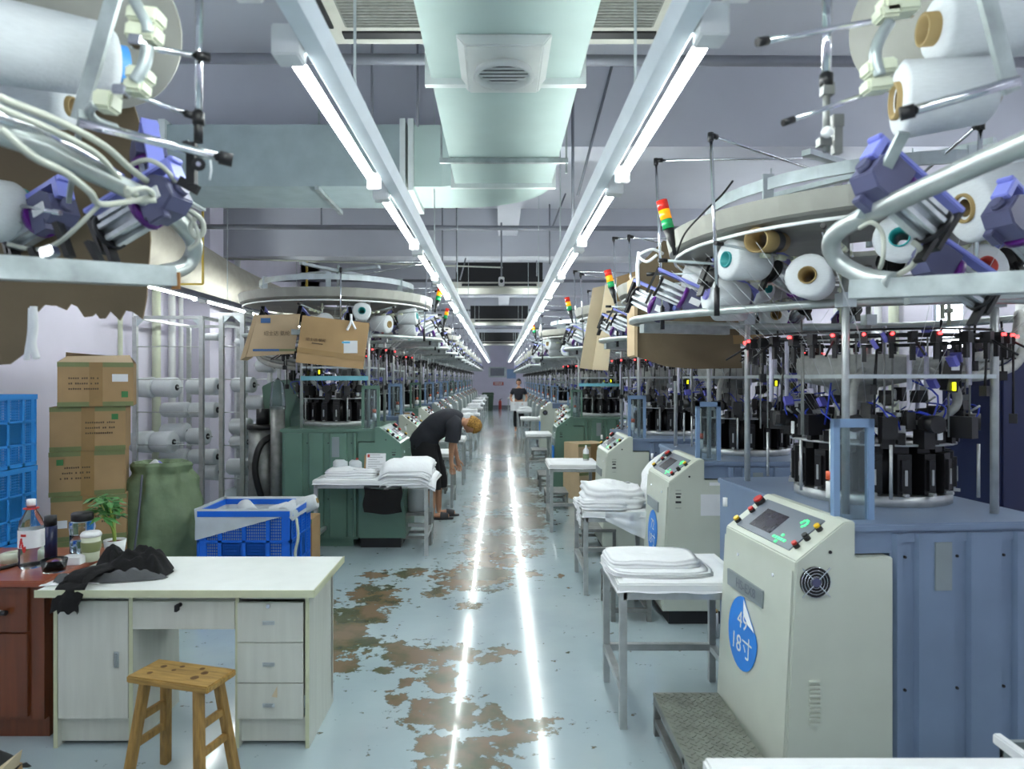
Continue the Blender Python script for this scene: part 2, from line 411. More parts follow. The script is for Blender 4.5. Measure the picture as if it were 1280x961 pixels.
# diffuser on the duct
g = thing('round_diffuser', 'square plate with round louvred air outlet under the duct', 'vent', (.02, 3.0, DZ))
MB().prism([(-.2, 0), (.2, 0), (.16, -.05), (-.16, -.05)], 'y', -.23, .23).build('base_plate', 'vent_white', g, bevel=.006)
MB().lathe([(0, .125), (.03, .135), (.03, .115), (0, .11)], (0, 0, -.05), (0, 0, -1), 28).build('ring', 'vent_white', g)
MB().lathe([(0, .118), (.0, .0)], (0, 0, -.052), (0, 0, -1), 24).build('throat', 'dark', g)
for i in range(6):
    yy = -.085+.034*i; hw = math.sqrt(.112**2-yy*yy)
    mb = MB(); mb.T = Matrix.Translation((0, yy, -.062)) @ Matrix.Rotation(.35, 4, 'X'); mb.box(-hw, hw, -.0105, .0105, -.004, .004)
    mb.build('louvre_blade', 'vent_white', g)
# ceiling cassettes
for s, lb in ((-1, 'left'), (1, 'right')):
    g = thing('ceiling_cassette', 'beige ceiling air conditioner cassette %s of the big duct' % lb, 'air conditioner', (s*.47, 3.0, 3.45), 0)
    MB().box(-.46, .46, -.47, .48, 0, .35).build('housing', 'cassette', g, bevel=.01)
    MB().box(-.27, .27, -.28, .28, -.012, 0).build('intake_grille', 'cassette_grill', g)
    mb = MB()
    for i in range(22): mb.box(-.26, .26, -.27+i*.0255, -.262+i*.0255, -.018, -.012)
    mb.build('grille_slats', 'cassette_grill', g)['kind'] = 'stuff'
    MB().box(-.3, .3, .34, .4, -.01, 0.001).box(-.3, .3, -.4, -.34, -.01, .001).box(-.4, -.33, -.3, .3, -.01, .001).box(.33, .4, -.3, .3, -.01, .001).build('outlet_slot', 'dark', g)
# two further dark cassettes down the aisle
for yy, z0, lb in ((11.0, 3.2, 'nearer'), (16.6, 3.1, 'farther'), (24., 2.95, 'farthest')):
    g = thing('ceiling_cassette', '%s dark ceiling air unit hanging over the far aisle' % lb, 'air conditioner', (0, yy, z0))
    MB().box(-.7, .7, 0, .7, .1, .42).build('housing', 'dark', g); MB().box(-.78, .78, -.05, .75, 0, .1).build('trim_frame', 'cassette', g); MB().box(-.6, .6, -.07, -.05, .03, .07).build('outlet_slot', 'dark', g)
g = thing('security_camera', 'small white dome bracket camera hanging over the aisle', 'camera', (.03, 9.2, 3.05))
MB().cyl((0, 0, .02), (0, 0, .82), .012).build('stem', 'pipe_grey', g); MB().box(-.04, .04, -.09, .05, -.05, .06).build('housing', 'white_plastic', g, bevel=.01); MB().cyl((0, -.1, 0), (0, -.085, 0), .025).build('lens', 'black_gloss', g)
# transverse pipes
def pipe(name, p0, p1, r, m, label, cat='pipe'):
    return tag(MB().cyl(p0, p1, r, 10).build(name, m), label, cat)
pipe('conduit_pipe', (-WX, 3.62, 3.46), (WX, 3.62, 3.42), .028, 'pipe_grey', 'grey pipe crossing under the ceiling beside the cassettes')
pipe('conduit_pipe', (-WX, 8.3, 3.60), (WX, 8.3, 3.56), .03, 'pipe_grey', 'grey pipe crossing the room behind the duct elbow')
pipe('conduit_pipe', (-WX, 12.3, 3.52), (WX, 12.3, 3.50), .028, 'pipe_grey', 'grey pipe crossing over the second ceiling bay')
pipe('conduit_pipe', (-WX, 17, 3.45), (WX, 17, 3.45), .028, 'pipe_grey', 'grey pipe crossing over the far part of the rows')
pipe('conduit_pipe', (-WX, 22.5, 3.4), (WX, 22.5, 3.4), .028, 'pipe_grey', 'thin grey pipe crossing beyond the far ceiling unit')
pipe('conduit_pipe', (-WX, 9.9, 3.5), (.05, 9.9, 3.36), .012, 'cable', 'thin pale conduit running to the hanging camera')
# slanting stay rods and vertical hangers
k = 0
for (a, b, Y) in [((722, 245), (765, 82), 5.2), ((716, 130), (716, 280), 5.2), ((690, 285), (707, 242), 8.3), ((575, 350), (592, 285), 10.2), ((553, 262), (553, 330), 9.5), ((571, 262), (571, 340), 9.8), ((671, 255), (671, 345), 10.5), ((687, 255), (687, 330), 9.8), ((402, 252), (402, 284), 8.3), ((392, 0), (392, 40), 3.6), ((441, 66), (441, 152), 4.9), ((465, 66), (465, 152), 4.9), ((522, 66), (522, 158), 4.9), ((834, 0), (834, 40), 3.4)]:
    k += 1
    p0 = at(*a, Y); p1 = at(*b, Y)
    if b[1] < a[1]: p0, p1 = p1, p0
    if p1.z > p0.z: p0, p1 = p1, p0
    top = p0 if a[0] != b[0] else Vector((p0.x, p0.y, CZ))
    o = MB().cyl(top, p1, .012 if k < 11 else .009, 6).build('hanger_rod', 'pipe_grey')
    tag(o, 'thin grey ceiling hanger rod above the rows of machines', 'rod', 'ceiling hanger rods')
for i, (px, Yt) in enumerate([(618, 7.9), (712, 7.9), (524, 7.9)]):
    pass
# hanging light rails with tubes
def make_tube():
    g = thing('tube_lamp', '', 'lamp', (0, 0, 0), 0, 'fluorescent tube lamps')
    MB().cyl((0, .04, 0), (0, 1.2, 0), .0175, 12).build('glow_tube', 'tube', g)
    MB().box(-.035, .035, -.03, .045, -.03, .05).build('end_holder', 'white_plastic', g, bevel=.004)
    MB().box(-.03, .03, 1.195, 1.225, -.03, .04).build('end_holder', 'white_plastic', g, bevel=.004)
    return g
T0 = make_tube(); used = False
def rail(x, side, z, ys, y0, y1, nm, wd='rail_white', group=None):
    g = thing('light_rail', 'long %s metal ceiling rail for tube lamps, the %s' % ('white' if wd == 'rail_white' else 'dark grey', nm), 'light rail', (x, 0, z))
    s = side
    MB().prism([(-s*.022, .03), (-s*.04, .0), (-s*.085, .008), (-s*.105, .05), (-s*.095, .056), (-s*.03, .05)], 'y', y0, y1).build('channel', wd, g)
    mb = MB(); y = y0+.5
    while y < y1:
        mb.bar((-s*.065, y, .05), (-s*.065, y, CZ-z), .008); mb.box(-s*.1, -s*.03, y-.02, y+.02, .05, .062); y += 2.78
    mb.build('hanger_wires', 'alu', g)['kind'] = 'stuff'
    global used
    for i, y in enumerate(ys):
        t = T0 if not used else copy_tree(T0); used = True
        t.location = (x, y, z)
        ok = y > 1.5 or (abs(x) > 2 and y > .5)
        q = ORD[len([v for v in ys[:i] if v > (1.5 if abs(x) < 2 else .5)])] if ok else 'unseen'
        t['label'] = 'lit fluorescent tube, %s from the camera on the %s' % (q, nm) if ok else 'unseen lit fluorescent tube at the camera end of the %s' % nm
LX = [1.755+1.39*i for i in range(24)]; RX = [1.655+1.39*i for i in range(24)]
rail(-.543, -1, 2.6, [-2.51, -1.12, .27]+LX, -3.8, 35.5, 'left aisle rail')  # tube just over the camera is added unseen to brighten the foreground
rail(.516, 1, 2.6, [-2.51, -1.12, .27]+RX, -3.8, 35.5, 'right aisle rail')  # same unseen tube added over the camera for foreground light
rail(-3.3, -1, 2.62, [-3., -1.5, .9, 2.3, 3.7, 6.2, 7.6, 9.0]+[10.4+1.39*i for i in range(20)], -3.5, 38.5, 'left wall rail', 'tray_dark')
rail(3.3, 1, 2.72, [-3., -1.5, .9, 2.3, 3.7, 5.1, 6.5]+[8+1.39*i for i in range(22)], -3.5, 38.5, 'added right wall rail', 'tray_dark')  # whole row added to even out the light along the right side

# ------------------------------------------------------------------ knitting machines
HX, HY = .88, .78
def rot_about(t, r, z, cx=HX, cy=HY): return (cx+r*math.cos(t), cy+r*math.sin(t), z)
def ring_pts(r, z, n=48, a0=0, a1=2*PI, cx=HX, cy=HY):
    full = abs(a1-a0-2*PI) < 1e-6
    return [rot_about(a0+(a1-a0)*i/(n if full else n-1), r, z, cx, cy) for i in range(n)]
def smooth_path(pts, n=6, closed=False):
    P = [Vector(p) for p in pts]; out = []; N = len(P)
    for i in range(N if closed else N-1):
        g = (lambda k: P[k % N]) if closed else (lambda k: P[max(0, min(N-1, k))])
        a, b, c, d = g(i-1), g(i), g(i+1), g(i+2)
        for j in range(n):
            t = j/n; out.append(.5*((2*b)+(c-a)*t+(2*a-5*b+4*c-d)*t*t+(3*b-a-3*c+d)*t**3))
    if not closed: out.append(P[-1])
    return out
TIP = [(-.3, 1.5), (-.27, 1.25), (-.12, .95), (.1, .68), (.32, .45), (.7, .22), (1.2, .12), (1.7, .25), (2.0, .6), (2.08, 1.1), (1.9, 1.6), (1.4, 1.85), (.8, 1.86), (.2, 1.78), (-.18, 1.68)]
CR = [tuple(p) for p in smooth_path([(x, y, 2.13) for x, y in TIP], 4, True)]
SLOPE = Vector((.23, 0, .175))          # run of the console's slanted panel
CL = .75
def console(root, bm, fan, paper, near):
    """control cabinet: x away from the aisle, profile in (x,z)"""
    cab = MB().prism([(-.035, -.1), (.02, .93), (.25, 1.105), (.3, 1.105), (.3, .94), (.48, .94), (.48, -.1)], 'y', 0, CL).build('control_cabinet', bm, root, bevel=.006 if near else 0)
    MB().prism([(-.033, -.06), (.0145, .88), (.0085, .89), (-.0395, -.06)], 'y', .012, CL-.012).build('aisle_door', bm, cab)
    MB().box(.02, .46, .02, CL-.02, -.205, -.1).build('plinth', 'dark', cab)
    # slanted panel frame: origin at the lower near corner; u goes away along y, v goes up the slope
    B = basis((.02, 0, .93), (0, 1, 0), SLOPE)      # local x = y, local y = slope, local z = u x v
    if (B.to_3x3() @ Vector((0, 0, 1))).z < 0: B = B @ Matrix.Diagonal((1, 1, -1, 1))
    def P(name, u0, u1, v0, v1, h0, h1, m, par=cab):
        mb = MB(); mb.T = B; mb.box(u0-.03, u1-.03, v0, v1, h0, h1); return mb.build(name, m, par)
    pn = P('control_panel', .14, .7, .035, .255, 0, .006, 'panel_grey')
    P('screen', .38, .6, .07, .2, .006, .009, 'screen', pn)
    if near:
        mb = MB(); mb.T = B
        for u, v in ((.24, .06), (.265, .06), (.215, .06), (.24, .085), (.24, .038), (.29, .06), (.19, .06)): mb.box(u, u+.018, v, v+.014, .006, .01)
        for q in range(7): a = q*.7; mb.box(.2+.022*math.cos(a), .212+.022*math.cos(a), .19+.022*math.sin(a), .202+.022*math.sin(a), .006, .01)
        mb.build('green_marks', 'led_green', pn)['kind'] = 'stuff'
    def knob(u, v, r, m, h=.02, nm='push_button'):
        mb = MB(); mb.T = B; u = u if u < .4 else u-.07; mb.cyl((u, v, 0), (u, v, h), r*1.15, 10); mb.cyl((u, v, h), (u, v, h+.012), r, 10, mi=1); return mb.build(nm, ['black', m], cab)
    knob(.09, .07, .013, 'btn_red'); knob(.085, .13, .014, 'black', nm='selector_switch'); knob(.08, .2, .014, 'btn_yellow')
    knob(.76, .22, .026, 'btn_red', .028, 'emergency_stop'); knob(.74, .15, .015, 'btn_red'); knob(.76, .06, .016, 'btn_yellow')
    if fan:
        f = MB().cyl((.105, -.001, .84), (.105, -.014, .84), .068, 20).build('cooling_fan', 'black', cab)
        mb = MB()
        for r in (.068, .054, .04, .026): mb.tube([(.105+r*math.cos(t*PI/10), -.018, .84+r*math.sin(t*PI/10)) for t in range(20)], .0018, 4, closed=True)
        mb.bar((.04, -.018, .775), (.17, -.018, .905), .005).bar((.17, -.018, .775), (.04, -.018, .905), .005)
        mb.build('fan_guard', 'chrome', f); MB().cyl((.105, -.014, .84), (.105, -.022, .84), .02, 12).build('fan_hub', 'navy', f)
    elif near:
        MB().box(.07, .115, -.003, 0, .86, .862).box(.07, .115, -.003, 0, .83, .838).box(.075, .11, -.003, 0, .8, .815).box(.07, .115, -.003, 0, .76, .775).box(.07, .115, -.003, 0, .72, .722).build('warning_mark', 'dark', cab)
    if paper:
        MB().box(.27, .45, -.003, 0, .66, .83).build('paper_sheet', 'label_white', cab); MB().box(.34, .46, -.003, 0, .9, .925).build('name_strip', 'label_white', cab)
    if near:
        mb = MB()
        for i in range(10): mb.box(.08, .13, -.012, 0, .2+i*.021, .209+i*.021)
        mb.build('vent_louvres', bm, cab)
        for (u, z) in ((.18, .82), (.56, .82)): MB().cyl((.012, u, z), (-.0, u, z), .009, 8).build('lock', 'chrome', cab)
        MB().cyl((.18, -.004, .97), (.18, .002, .97), .008, 8).build('lock', 'dark', cab)
        MB().box(-.012, .006, .26, .66, .635, .72).build('model_plate', 'grey_plate' if 'grey_plate' in M else 'panel_grey', cab)
    return cab
D('tube_pale', (206, 204, 222), .5, var=.04)
D('feeder_dim', (92, 92, 176), .4, var=.05)
D('grey_plate', (140, 150, 152), .4, .3, var=.03)
def feeder(parent, pos, az, tilt=-.35, near=True, scale=1.0, roll=0.):
    """yarn feeder motor; its axis points along az (horizontal angle) and up by tilt"""
    T = Matrix.Translation(pos) @ Matrix.Rotation(az, 4, 'Z') @ Matrix.Rotation(-tilt, 4, 'Y') @ Matrix.Rotation(roll, 4, 'X') @ Matrix.Scale(scale, 4)
    mats = ['navy', 'chrome_fin', 'purple', 'feeder_blue', 'black', 'label_white', 'led_red']
    def S(mi, fn):
        mb = MB(); mb.T = T; fn(mb); return mb, mi
    parts = [
        ('motor_housing', 0, lambda b: [b.prism([(.055, -.046), (.055, .05), (.12, .052), (.15, .03), (.155, -.025), (.12, -.046)], 'y', -.042, .042), b.cyl((.15, 0, 0), (.17, 0, 0), .02, 10), b.cbox((.09, -.03, -.05), (.05, .03, .03))]),
        ('yarn_drum', 1, lambda b: [b.cyl((-.075, 0, 0), (.035, 0, 0), .034, 12)]+[b.cbox((-.02, .04*math.cos(t), .04*math.sin(t)), (.11, .012, .012)) for t in [PI*2*q/8 for q in range(8)]]),
        ('purple_collar', 2, lambda b: b.cyl((.035, 0, 0), (.055, 0, 0), .053, 22)),
        ('arm_bracket', 3, lambda b: [b.cbox((.03, 0, .075), (.3, .045, .014)), b.cbox((.16, 0, .05), (.02, .05, .06))]),
        ('fin_disc', 4, lambda b: [b.cyl((-.088, 0, 0), (-.076, 0, 0), .05, 14), b.cbox((-.12, 0, .02), (.012, .03, .13)), b.cbox((-.1, .0, -.06), (.012, .03, .07))]),
        ('rating_label', 5, lambda b: b.cbox((.1, -.044, 0), (.05, .004, .03)))]
    if near:
        o = None
        for nm, mi, fn in parts:
            mb, _ = S(mi, fn); c = mb.build(nm if o else 'yarn_feeder', mats[mi], o or parent, bevel=.003 if mi in (0, 3) and scale != 1.0 else 0)
            if o is None: o = c
        return o
    mb = MB(); mb.T = T
    for nm, mi, fn in parts[:5]:
        k = len(mb.m); fn(mb); mb.m[k:] = [mi]*(len(mb.m)-k)
    return mb.build('yarn_feeder', mats[:5], parent)
D('chrome_fin', (200, 205, 208), .3, .7, var=.1, scale=30)
def signal_tower(parent, pos, lean=(-.12, 0, 1)):
    d = Vector(lean).normalized(); p = Vector(pos)
    st = MB().cyl(p-d*.05, p+d*.03, .012, 8).lathe([(0, .014), (.02, .018), (.1, .03), (.1, 0)], p, p+d, 12).build('signal_tower', 'black', parent)
    for i, (nm, m) in enumerate((('green_light', 'sig_green'), ('amber_light', 'sig_amber'), ('red_light', 'sig_red'))):
        MB().cyl(p+d*(.1+.055*i), p+d*(.153+.055*i), .031, 14).build(nm, m, st)
    return st
D('sig_green', (30, 140, 80), .25, var=0, emit=.05); D('sig_amber', (250, 160, 20), .25, var=0, emit=.15); D('sig_red', (205, 45, 35), .25, var=0, emit=.05)
def rod(mb, a, b, r=.009): mb.cyl(a, b, r, 8)
def creel(root, near, tower=True):
    """the overhead frame with its dish, rods and feeders"""
    cr = MB().tube(CR, .024, 8, closed=True).build('ring_pipe', 'pipe_alu', root)
    # posts up from the body to the ring and dish
    for (x, y) in ((.42, .27), (1.16, .22), (.42, 1.35), (1.25, 1.35)):
        MB().cyl((x, y, 1.08), (x, y, 2.52), .019, 8).build('post', 'steel_dark' if not near else 'steel', root)
        if near: MB().box(x-.035, x+.035, y-.035, y+.035, 2.1, 2.17).build('clamp', 'alu', root)
    # dish
    d = MB(); prof = [(0, .25), (.0, 1.08), (.01, 1.11), (.1, 1.13), (.1, 1.115), (.03, 1.09), (.03, .25), (0, .25)]
    d.lathe(prof, (HX, HY, 2.49), (HX, HY, 3), 48 if near else 24, smooth=False); d.build('creel_dish', 'dish', root)
    if near: MB().tube(ring_pts(1.08, 2.46, 40), .009, 6, closed=True).build('guide_ring', 'white_plastic', root)
    # upper strip ring and cross
    b = MB(); n = 40
    for i in range(n-6):
        a0, a1 = .9+2*PI*i/n, .9+2*PI*(i+1)/n
        vs = [rot_about(a0, .9, 2.7), rot_about(a1, .9, 2.7), rot_about(a1, .9, 2.76), rot_about(a0, .9, 2.76), rot_about(a0, .885, 2.7), rot_about(a1, .885, 2.7), rot_about(a1, .885, 2.76), rot_about(a0, .885, 2.76)]
        b.add(vs, [(0, 1, 2, 3), (5, 4, 7, 6), (0, 4, 5, 1), (3, 2, 6, 7)])
    b.build('upper_strip_ring', 'alu', root)
    b = MB()
    for a in (.5, .5+PI/2, .5+PI, .5+3*PI/2): b.bar((HX, HY, 2.93), rot_about(a, .62, 2.93), .05, .03, up=(0, 0, 1))
    b.cyl((HX, HY, 2.5), (HX, HY, 3.0), .02, 8); b.build('top_cross', 'alu', root)
    for a in (2.3, 3.6, 4.6, 5.6): MB().bar(rot_about(a, .89, 2.5), rot_about(a, .89, 2.78), .012, .055).build('strip_hanger', 'alu', root)
    # yarn guide rods with black corner joints
    for i, a in enumerate((PI*.86, PI*1.12, PI*1.42) if near else (PI*.9, PI*1.25)):
        g = MB(); base = Vector(rot_about(a, 1.16, 2.2)); top = Vector(rot_about(a, 1.2, 3.13-.18*i)); inn = Vector(rot_about(a, .35, 3.05-.18*i))
        g.cyl(base, top, .009, 6); g.cyl(top, inn, .007, 6)
        g.cyl(top-Vector((0, 0, .03)), top+Vector((0, 0, .012)), .015, 6, mi=1); g.cyl(top, top+(inn-top)*.05, .014, 6, mi=1); g.cyl(base, base-Vector((0, 0, .14)), .014, 6, mi=1)
        g.build('guide_rod', ['chrome', 'black'], root)
    # radial arms with white insulators between dish and ring
    nfe = 0
    if near:
        for i, a in enumerate([PI*(.62+.13*q) for q in range(8)]):
            g = MB(); g.cyl(rot_about(a, .55, 2.37), rot_about(a, 1.22, 2.40), .008, 6)
            for r in (.62, .74, .86): g.cyl(rot_about(a, r, 2.372), rot_about(a, r+.06, 2.374), .016, 6, mi=1)
            g.cyl(rot_about(a, 1.2, 2.4), rot_about(a, 1.25, 2.4), .012, 6, mi=2); g.build('cone_arm', ['alu', 'cream', 'black'], root)
        for (x, y) in ((.6, .6), (.95, .3), (1.3, .7)):
            g = MB(); g.cyl((x, y, 2.05), (x, y, 2.5), .01, 6)
            for z in (2.12, 2.22, 2.32, 2.42): g.cyl((x, y, z), (x, y, z+.025), .02, 6)
            g.build('insulated_stem', 'cream', root)
    # square arms
    for (p, q) in (((.4, -.2, 2.09), (1.1, -.35, 2.12)), ((-.28, 1.35, 2.07), (.35, 1.5, 2.07))):
        MB().bar(p, q, .055, .055, up=(0, 0, 1)).build('square_arm', 'galv', root)
    if near: signal_tower(root, rot_about(PI*1.02, 1.18, 2.47), (-.22, .1, 1))
    # feeders along the aisle side of the ring
    fs = [(-.27, 1.42, 2.22, 2.6), (-.2, 1.12, 2.24, 2.9), (-.02, .82, 2.24, 3.2), (.22, .52, 2.24, 3.6), (.6, .26, 2.24, 4.2), (1.05, .15, 2.24, 4.6), (1.5, .2, 2.24, 5.0)]
    if not near: fs = fs[:5]
    for i, (x, y, z, az) in enumerate(fs):
        feeder(root, (x+.07, y+.05, z+(.03 if near else 0)), az+PI+.3*((i*7) % 3-1), -.45, near, 1.3 if near else 1.1)
    # stop motion ring with black sensors and red lights at z 1.97
    g = MB().tube(ring_pts(.62, 1.96, 36), .012, 6, closed=True).tube(ring_pts(.62, 1.99, 36), .006, 4, closed=True); g.build('sensor_ring', 'black', root)
    g = MB(); gl = MB(); n = 34 if near else 22
    rnd = random.Random(3)
    for i in range(n):
        a = 2*PI*i/n+rnd.uniform(-.04, .04); c = rot_about(a, .64, 1.95)
        g.cbox(c, (.05, .03, .055), Matrix.Rotation(a, 3, 'Z')); g.cbox((c[0], c[1], c[2]-.05-rnd.uniform(0, .03)), (.02, .02, .08), Matrix.Rotation(a, 3, 'Z'))
        if i % 3 == 0 : g.cyl(c, rot_about(a, .78, 1.86), .006, 5)
        if rnd.random() < (.7 if near else .08): e = rot_about(a, .668, 1.965); gl.cyl(rot_about(a, .655, 1.965), rot_about(a, .68, 1.965), .008, 6)
    g.build('yarn_sensors', 'black', root)['kind'] = 'stuff'; gl.build('sensor_lights', 'led_red', root)['kind'] = 'stuff'
    # thin tubes and stems that hang between the ring and the head
    for nm_, m_, cnt in (('steel_stems', 'steel_dark', 14), ('black_stems', 'black', 18), ('pale_tubes', 'tube_pale', 16), ('violet_fittings', 'feeder_dim', 12)):
        g = MB()
        for i in range(cnt):
            a = rnd.uniform(0, 2*PI); r = rnd.uniform(.38, .66); zt = rnd.uniform(1.85, 2.08); zb = zt-rnd.uniform(.12, .42)
            if nm_ == 'violet_fittings': g.cbox(rot_about(a, r, rnd.uniform(1.55, 2.05)), (.05, .02, .05), Matrix.Rotation(a, 3, 'Z') @ Matrix.Rotation(.5, 3, 'X'))
            elif nm_ == 'pale_tubes': g.cyl(rot_about(a, r, zb), rot_about(a, r, zt), .012, 6)
            elif nm_ == 'black_stems': g.cyl(rot_about(a, r, zb), rot_about(a+.03, r, zt), .006, 5); g.cbox(rot_about(a, r, zb), (.035, .03, .05), Matrix.Rotation(a, 3, 'Z'))
            else: g.cyl(rot_about(a, r, 1.45), rot_about(a, r, zt), .005, 5)
        g.build(nm_, m_, root)['kind'] = 'stuff'
    # yarn threads
    g = MB()
    for i in range(26 if near else 10):
        a = rnd.uniform(PI*.5, PI*1.8); p0 = Vector(rot_about(a, 1.1, 2.4)); p1 = Vector(rot_about(a+.1, .64, 1.97)); p2 = Vector(rot_about(a+.15, .3, 1.5))
        g.tube([p0, p1, p2], .0013, 3)
    g.build('yarn_threads', 'yarn', root)['kind'] = 'stuff'
def head(root, near):
    rnd = random.Random(5)
    MB().cyl((HX, HY, 1.08), (HX, HY, 1.14), .4, 32 if near else 20).build('bed_plate', 'steel', root)
    MB().cyl((HX, HY, 1.14), (HX, HY, 1.4), .3, 28 if near else 16).build('needle_cylinder', 'black', root)
    n = 18
    def block(b):
        b.box(.3, .4, -.035, .035, 1.15, 1.36); b.box(.4, .415, -.02, .02, 1.17, 1.33); b.box(.29, .36, -.04, .04, 1.36, 1.4)
        b.box(.405, .42, -.006, .006, 1.2, 1.28, 1); b.box(.38, .43, -.01, .01, 1.145, 1.16, 1)
    if near:
        me = MB(); block(me); me = me.mesh('selector_block', ['black', 'steel'])
        for i in range(n): link('selector_block', me, root, (HX, HY, 0), (0, 0, 2*PI*i/n))
    else:
        b = MB()
        for i in range(14): b.T = Matrix.Translation((HX, HY, 0)) @ Matrix.Rotation(2*PI*i/14, 4, 'Z'); block(b)
        b.T = None; b.build('selector_blocks', ['black', 'steel'], root)
    MB().lathe([(0, .24), (0, .42), (.012, .42), (.012, .24)], (HX, HY, 1.4), (HX, HY, 2), 32 if near else 18).build('cam_plate', 'steel', root)
    # upper ring: stepper boxes, silver plates, blue air tubes
    bx = MB(); sv = MB(); tb = MB()
    m = 16 if near else 10
    for i in range(m):
        a = 2*PI*i/m+rnd.uniform(-.08, .08); R = Matrix.Rotation(a, 3, 'Z')
        bx.cbox(rot_about(a, .36+rnd.uniform(0, .07), 1.47+rnd.uniform(-.02, .08)), (.08, .06, .08+rnd.uniform(0, .05)), R)
        bx.cbox(rot_about(a+.17, .4, 1.44), (.05, .035, .06), R)
        sv.cbox(rot_about(a+.2, .37, 1.455), (.012, .05, .1), R)
        if i % 2: sv.cbox(rot_about(a+.25, .3, 1.56), (.09, .02, .02), R)
        p = Vector(rot_about(a, .38, 1.58)); q = Vector(rot_about(a+rnd.uniform(.25, .5), .34, 1.45)); mid = (p+q)/2+Vector((.07*math.cos(a), .07*math.sin(a), .03))
        tb.tube(smooth_path([p, mid, q], 4), .005, 4)
        if i % 3 == 0: tb.tube(smooth_path([Vector(rot_about(a, .3, 1.75)), Vector(rot_about(a+.2, .42, 1.66)), Vector(rot_about(a+.1, .4, 1.5))], 4), .005, 4)
    if near:
        lb = MB()
        for i in range(26):
            a = 2*PI*i/26+rnd.uniform(-.06, .06); r = rnd.uniform(.3, .47); z = rnd.uniform(1.43, 1.66); R = Matrix.Rotation(a+rnd.uniform(-.4, .4), 3, 'Z') @ Matrix.Rotation(rnd.uniform(-.3, .3), 3, 'Y')
            bx.cbox(rot_about(a, r, z), (.04+rnd.uniform(0, .04), .03+rnd.uniform(0, .03), .04+rnd.uniform(0, .05)), R)
            sv.cyl(rot_about(a+.05, r+.03, z-.03), rot_about(a+.08, r+.07, z), .006, 6)
            if i % 2 == 0: sv.cbox(rot_about(a+.1, r, z+.03), (.05, .006, .05), R)
            if i % 4 == 0: lb.cbox(rot_about(a+.1, .435, 1.47), (.006, .035, .07), Matrix.Rotation(a+.1, 3, 'Z'))
            p = Vector(rot_about(a, r, z+.05)); q = Vector(rot_about(a+rnd.uniform(-.3, .3), r+.05, z-.1)); mid = (p+q)/2+Vector((.08*math.cos(a), .08*math.sin(a), .05))
            if i % 2: tb.tube(smooth_path([p, mid, q], 4), .0045, 4)
        lb.build('white_labels', 'label_white', root)['kind'] = 'stuff'
        for a in (2.9, 4.0, 4.75, 5.6): bx.cyl(rot_about(a, .43, 1.52), rot_about(a, .52, 1.52), .045, 12)
        # wider carrier units reaching out
        for a in (2.5, 3.5, 4.3, 5.2): bx.cbox(rot_about(a, .48, 1.5), (.11, .07, .11), Matrix.Rotation(a, 3, 'Z')); sv.cyl(rot_about(a, .55, 1.42), rot_about(a, .55, 1.15), .008, 6)
    bx.build('stepper_motors', 'black', root)['kind'] = 'stuff'; sv.build('silver_plates', 'steel', root)['kind'] = 'stuff'; tb.build('air_tubes', 'tube_blue', root)['kind'] = 'stuff'
    # central duct and hood
    MB().lathe([(0, .1), (.1, .09), (.2, .13), (.23, .27), (.25, .29), (.36, .3), (.38, .26), (.38, 0)], (HX-.1, HY, 1.5), (HX-.1, HY, 2), 24 if near else 14).build('suction_hood', 'hose', root)
    h = MB()
    for i, (ox, oz) in enumerate(((0, 0), (.06, .05), (.02, .1)) if near else ((0, 0),)):
        pts = smooth_path([(HX+.15, HY-.1, 1.78+oz*.5), (HX+.5, HY-.15+ox, 1.76+oz), (HX+.9, HY+ox, 1.84+oz), (HX+1.1, HY+.2, 2.05+oz)], 6)
        h.tube(pts, .028, 8, radii=[.028+.003*(k % 2) for k in range(len(pts))])
    h.tube(smooth_path([(HX-.2, HY-.25, 1.8), (HX-.3, HY-.33, 1.72), (HX-.33, HY-.36, 1.6), (HX-.3, HY-.3, 1.5)], 5), .022, 8)
    h.tube(smooth_path([(HX+.1, HY-.3, 1.8), (HX+.2, HY-.38, 1.72), (HX+.2, HY-.4, 1.6), (HX+.1, HY-.3, 1.5)], 5), .022, 8)
    h.build('suction_hose', 'hose', root)
    b = MB().bar((.42, .27, 1.76), (1.16, .22, 1.76), .035, .02).bar((.42, .27, 1.76), (.42, 1.35, 1.76), .035, .02).bar((1.16, .22, 1.76), (1.25, 1.35, 1.76), .035, .02)
    b.build('cross_rail', 'alu', root)
    ds = MB().cbox((HX+.1, HY-.5, 1.76), (.06, .05, .15), Matrix.Rotation(.2, 3, 'Y')).build('display_unit', 'black', root)
    MB().box(HX+.08, HX+.12, HY-.532, HY-.526, 1.79, 1.82).build('display_label', 'label_cyan' if not near else 'label_white', ds)
    MB().box(HX+.085, HX+.098, HY-.535, HY-.527, 1.69, 1.73).build('yellow_digits', 'led_yellow', ds)
    MB().bar((.42, .25, 1.64), (1.16, .2, 1.64), .03, .05).build('light_bar', 'grey_plate', root)
MESH_CACHE = {}
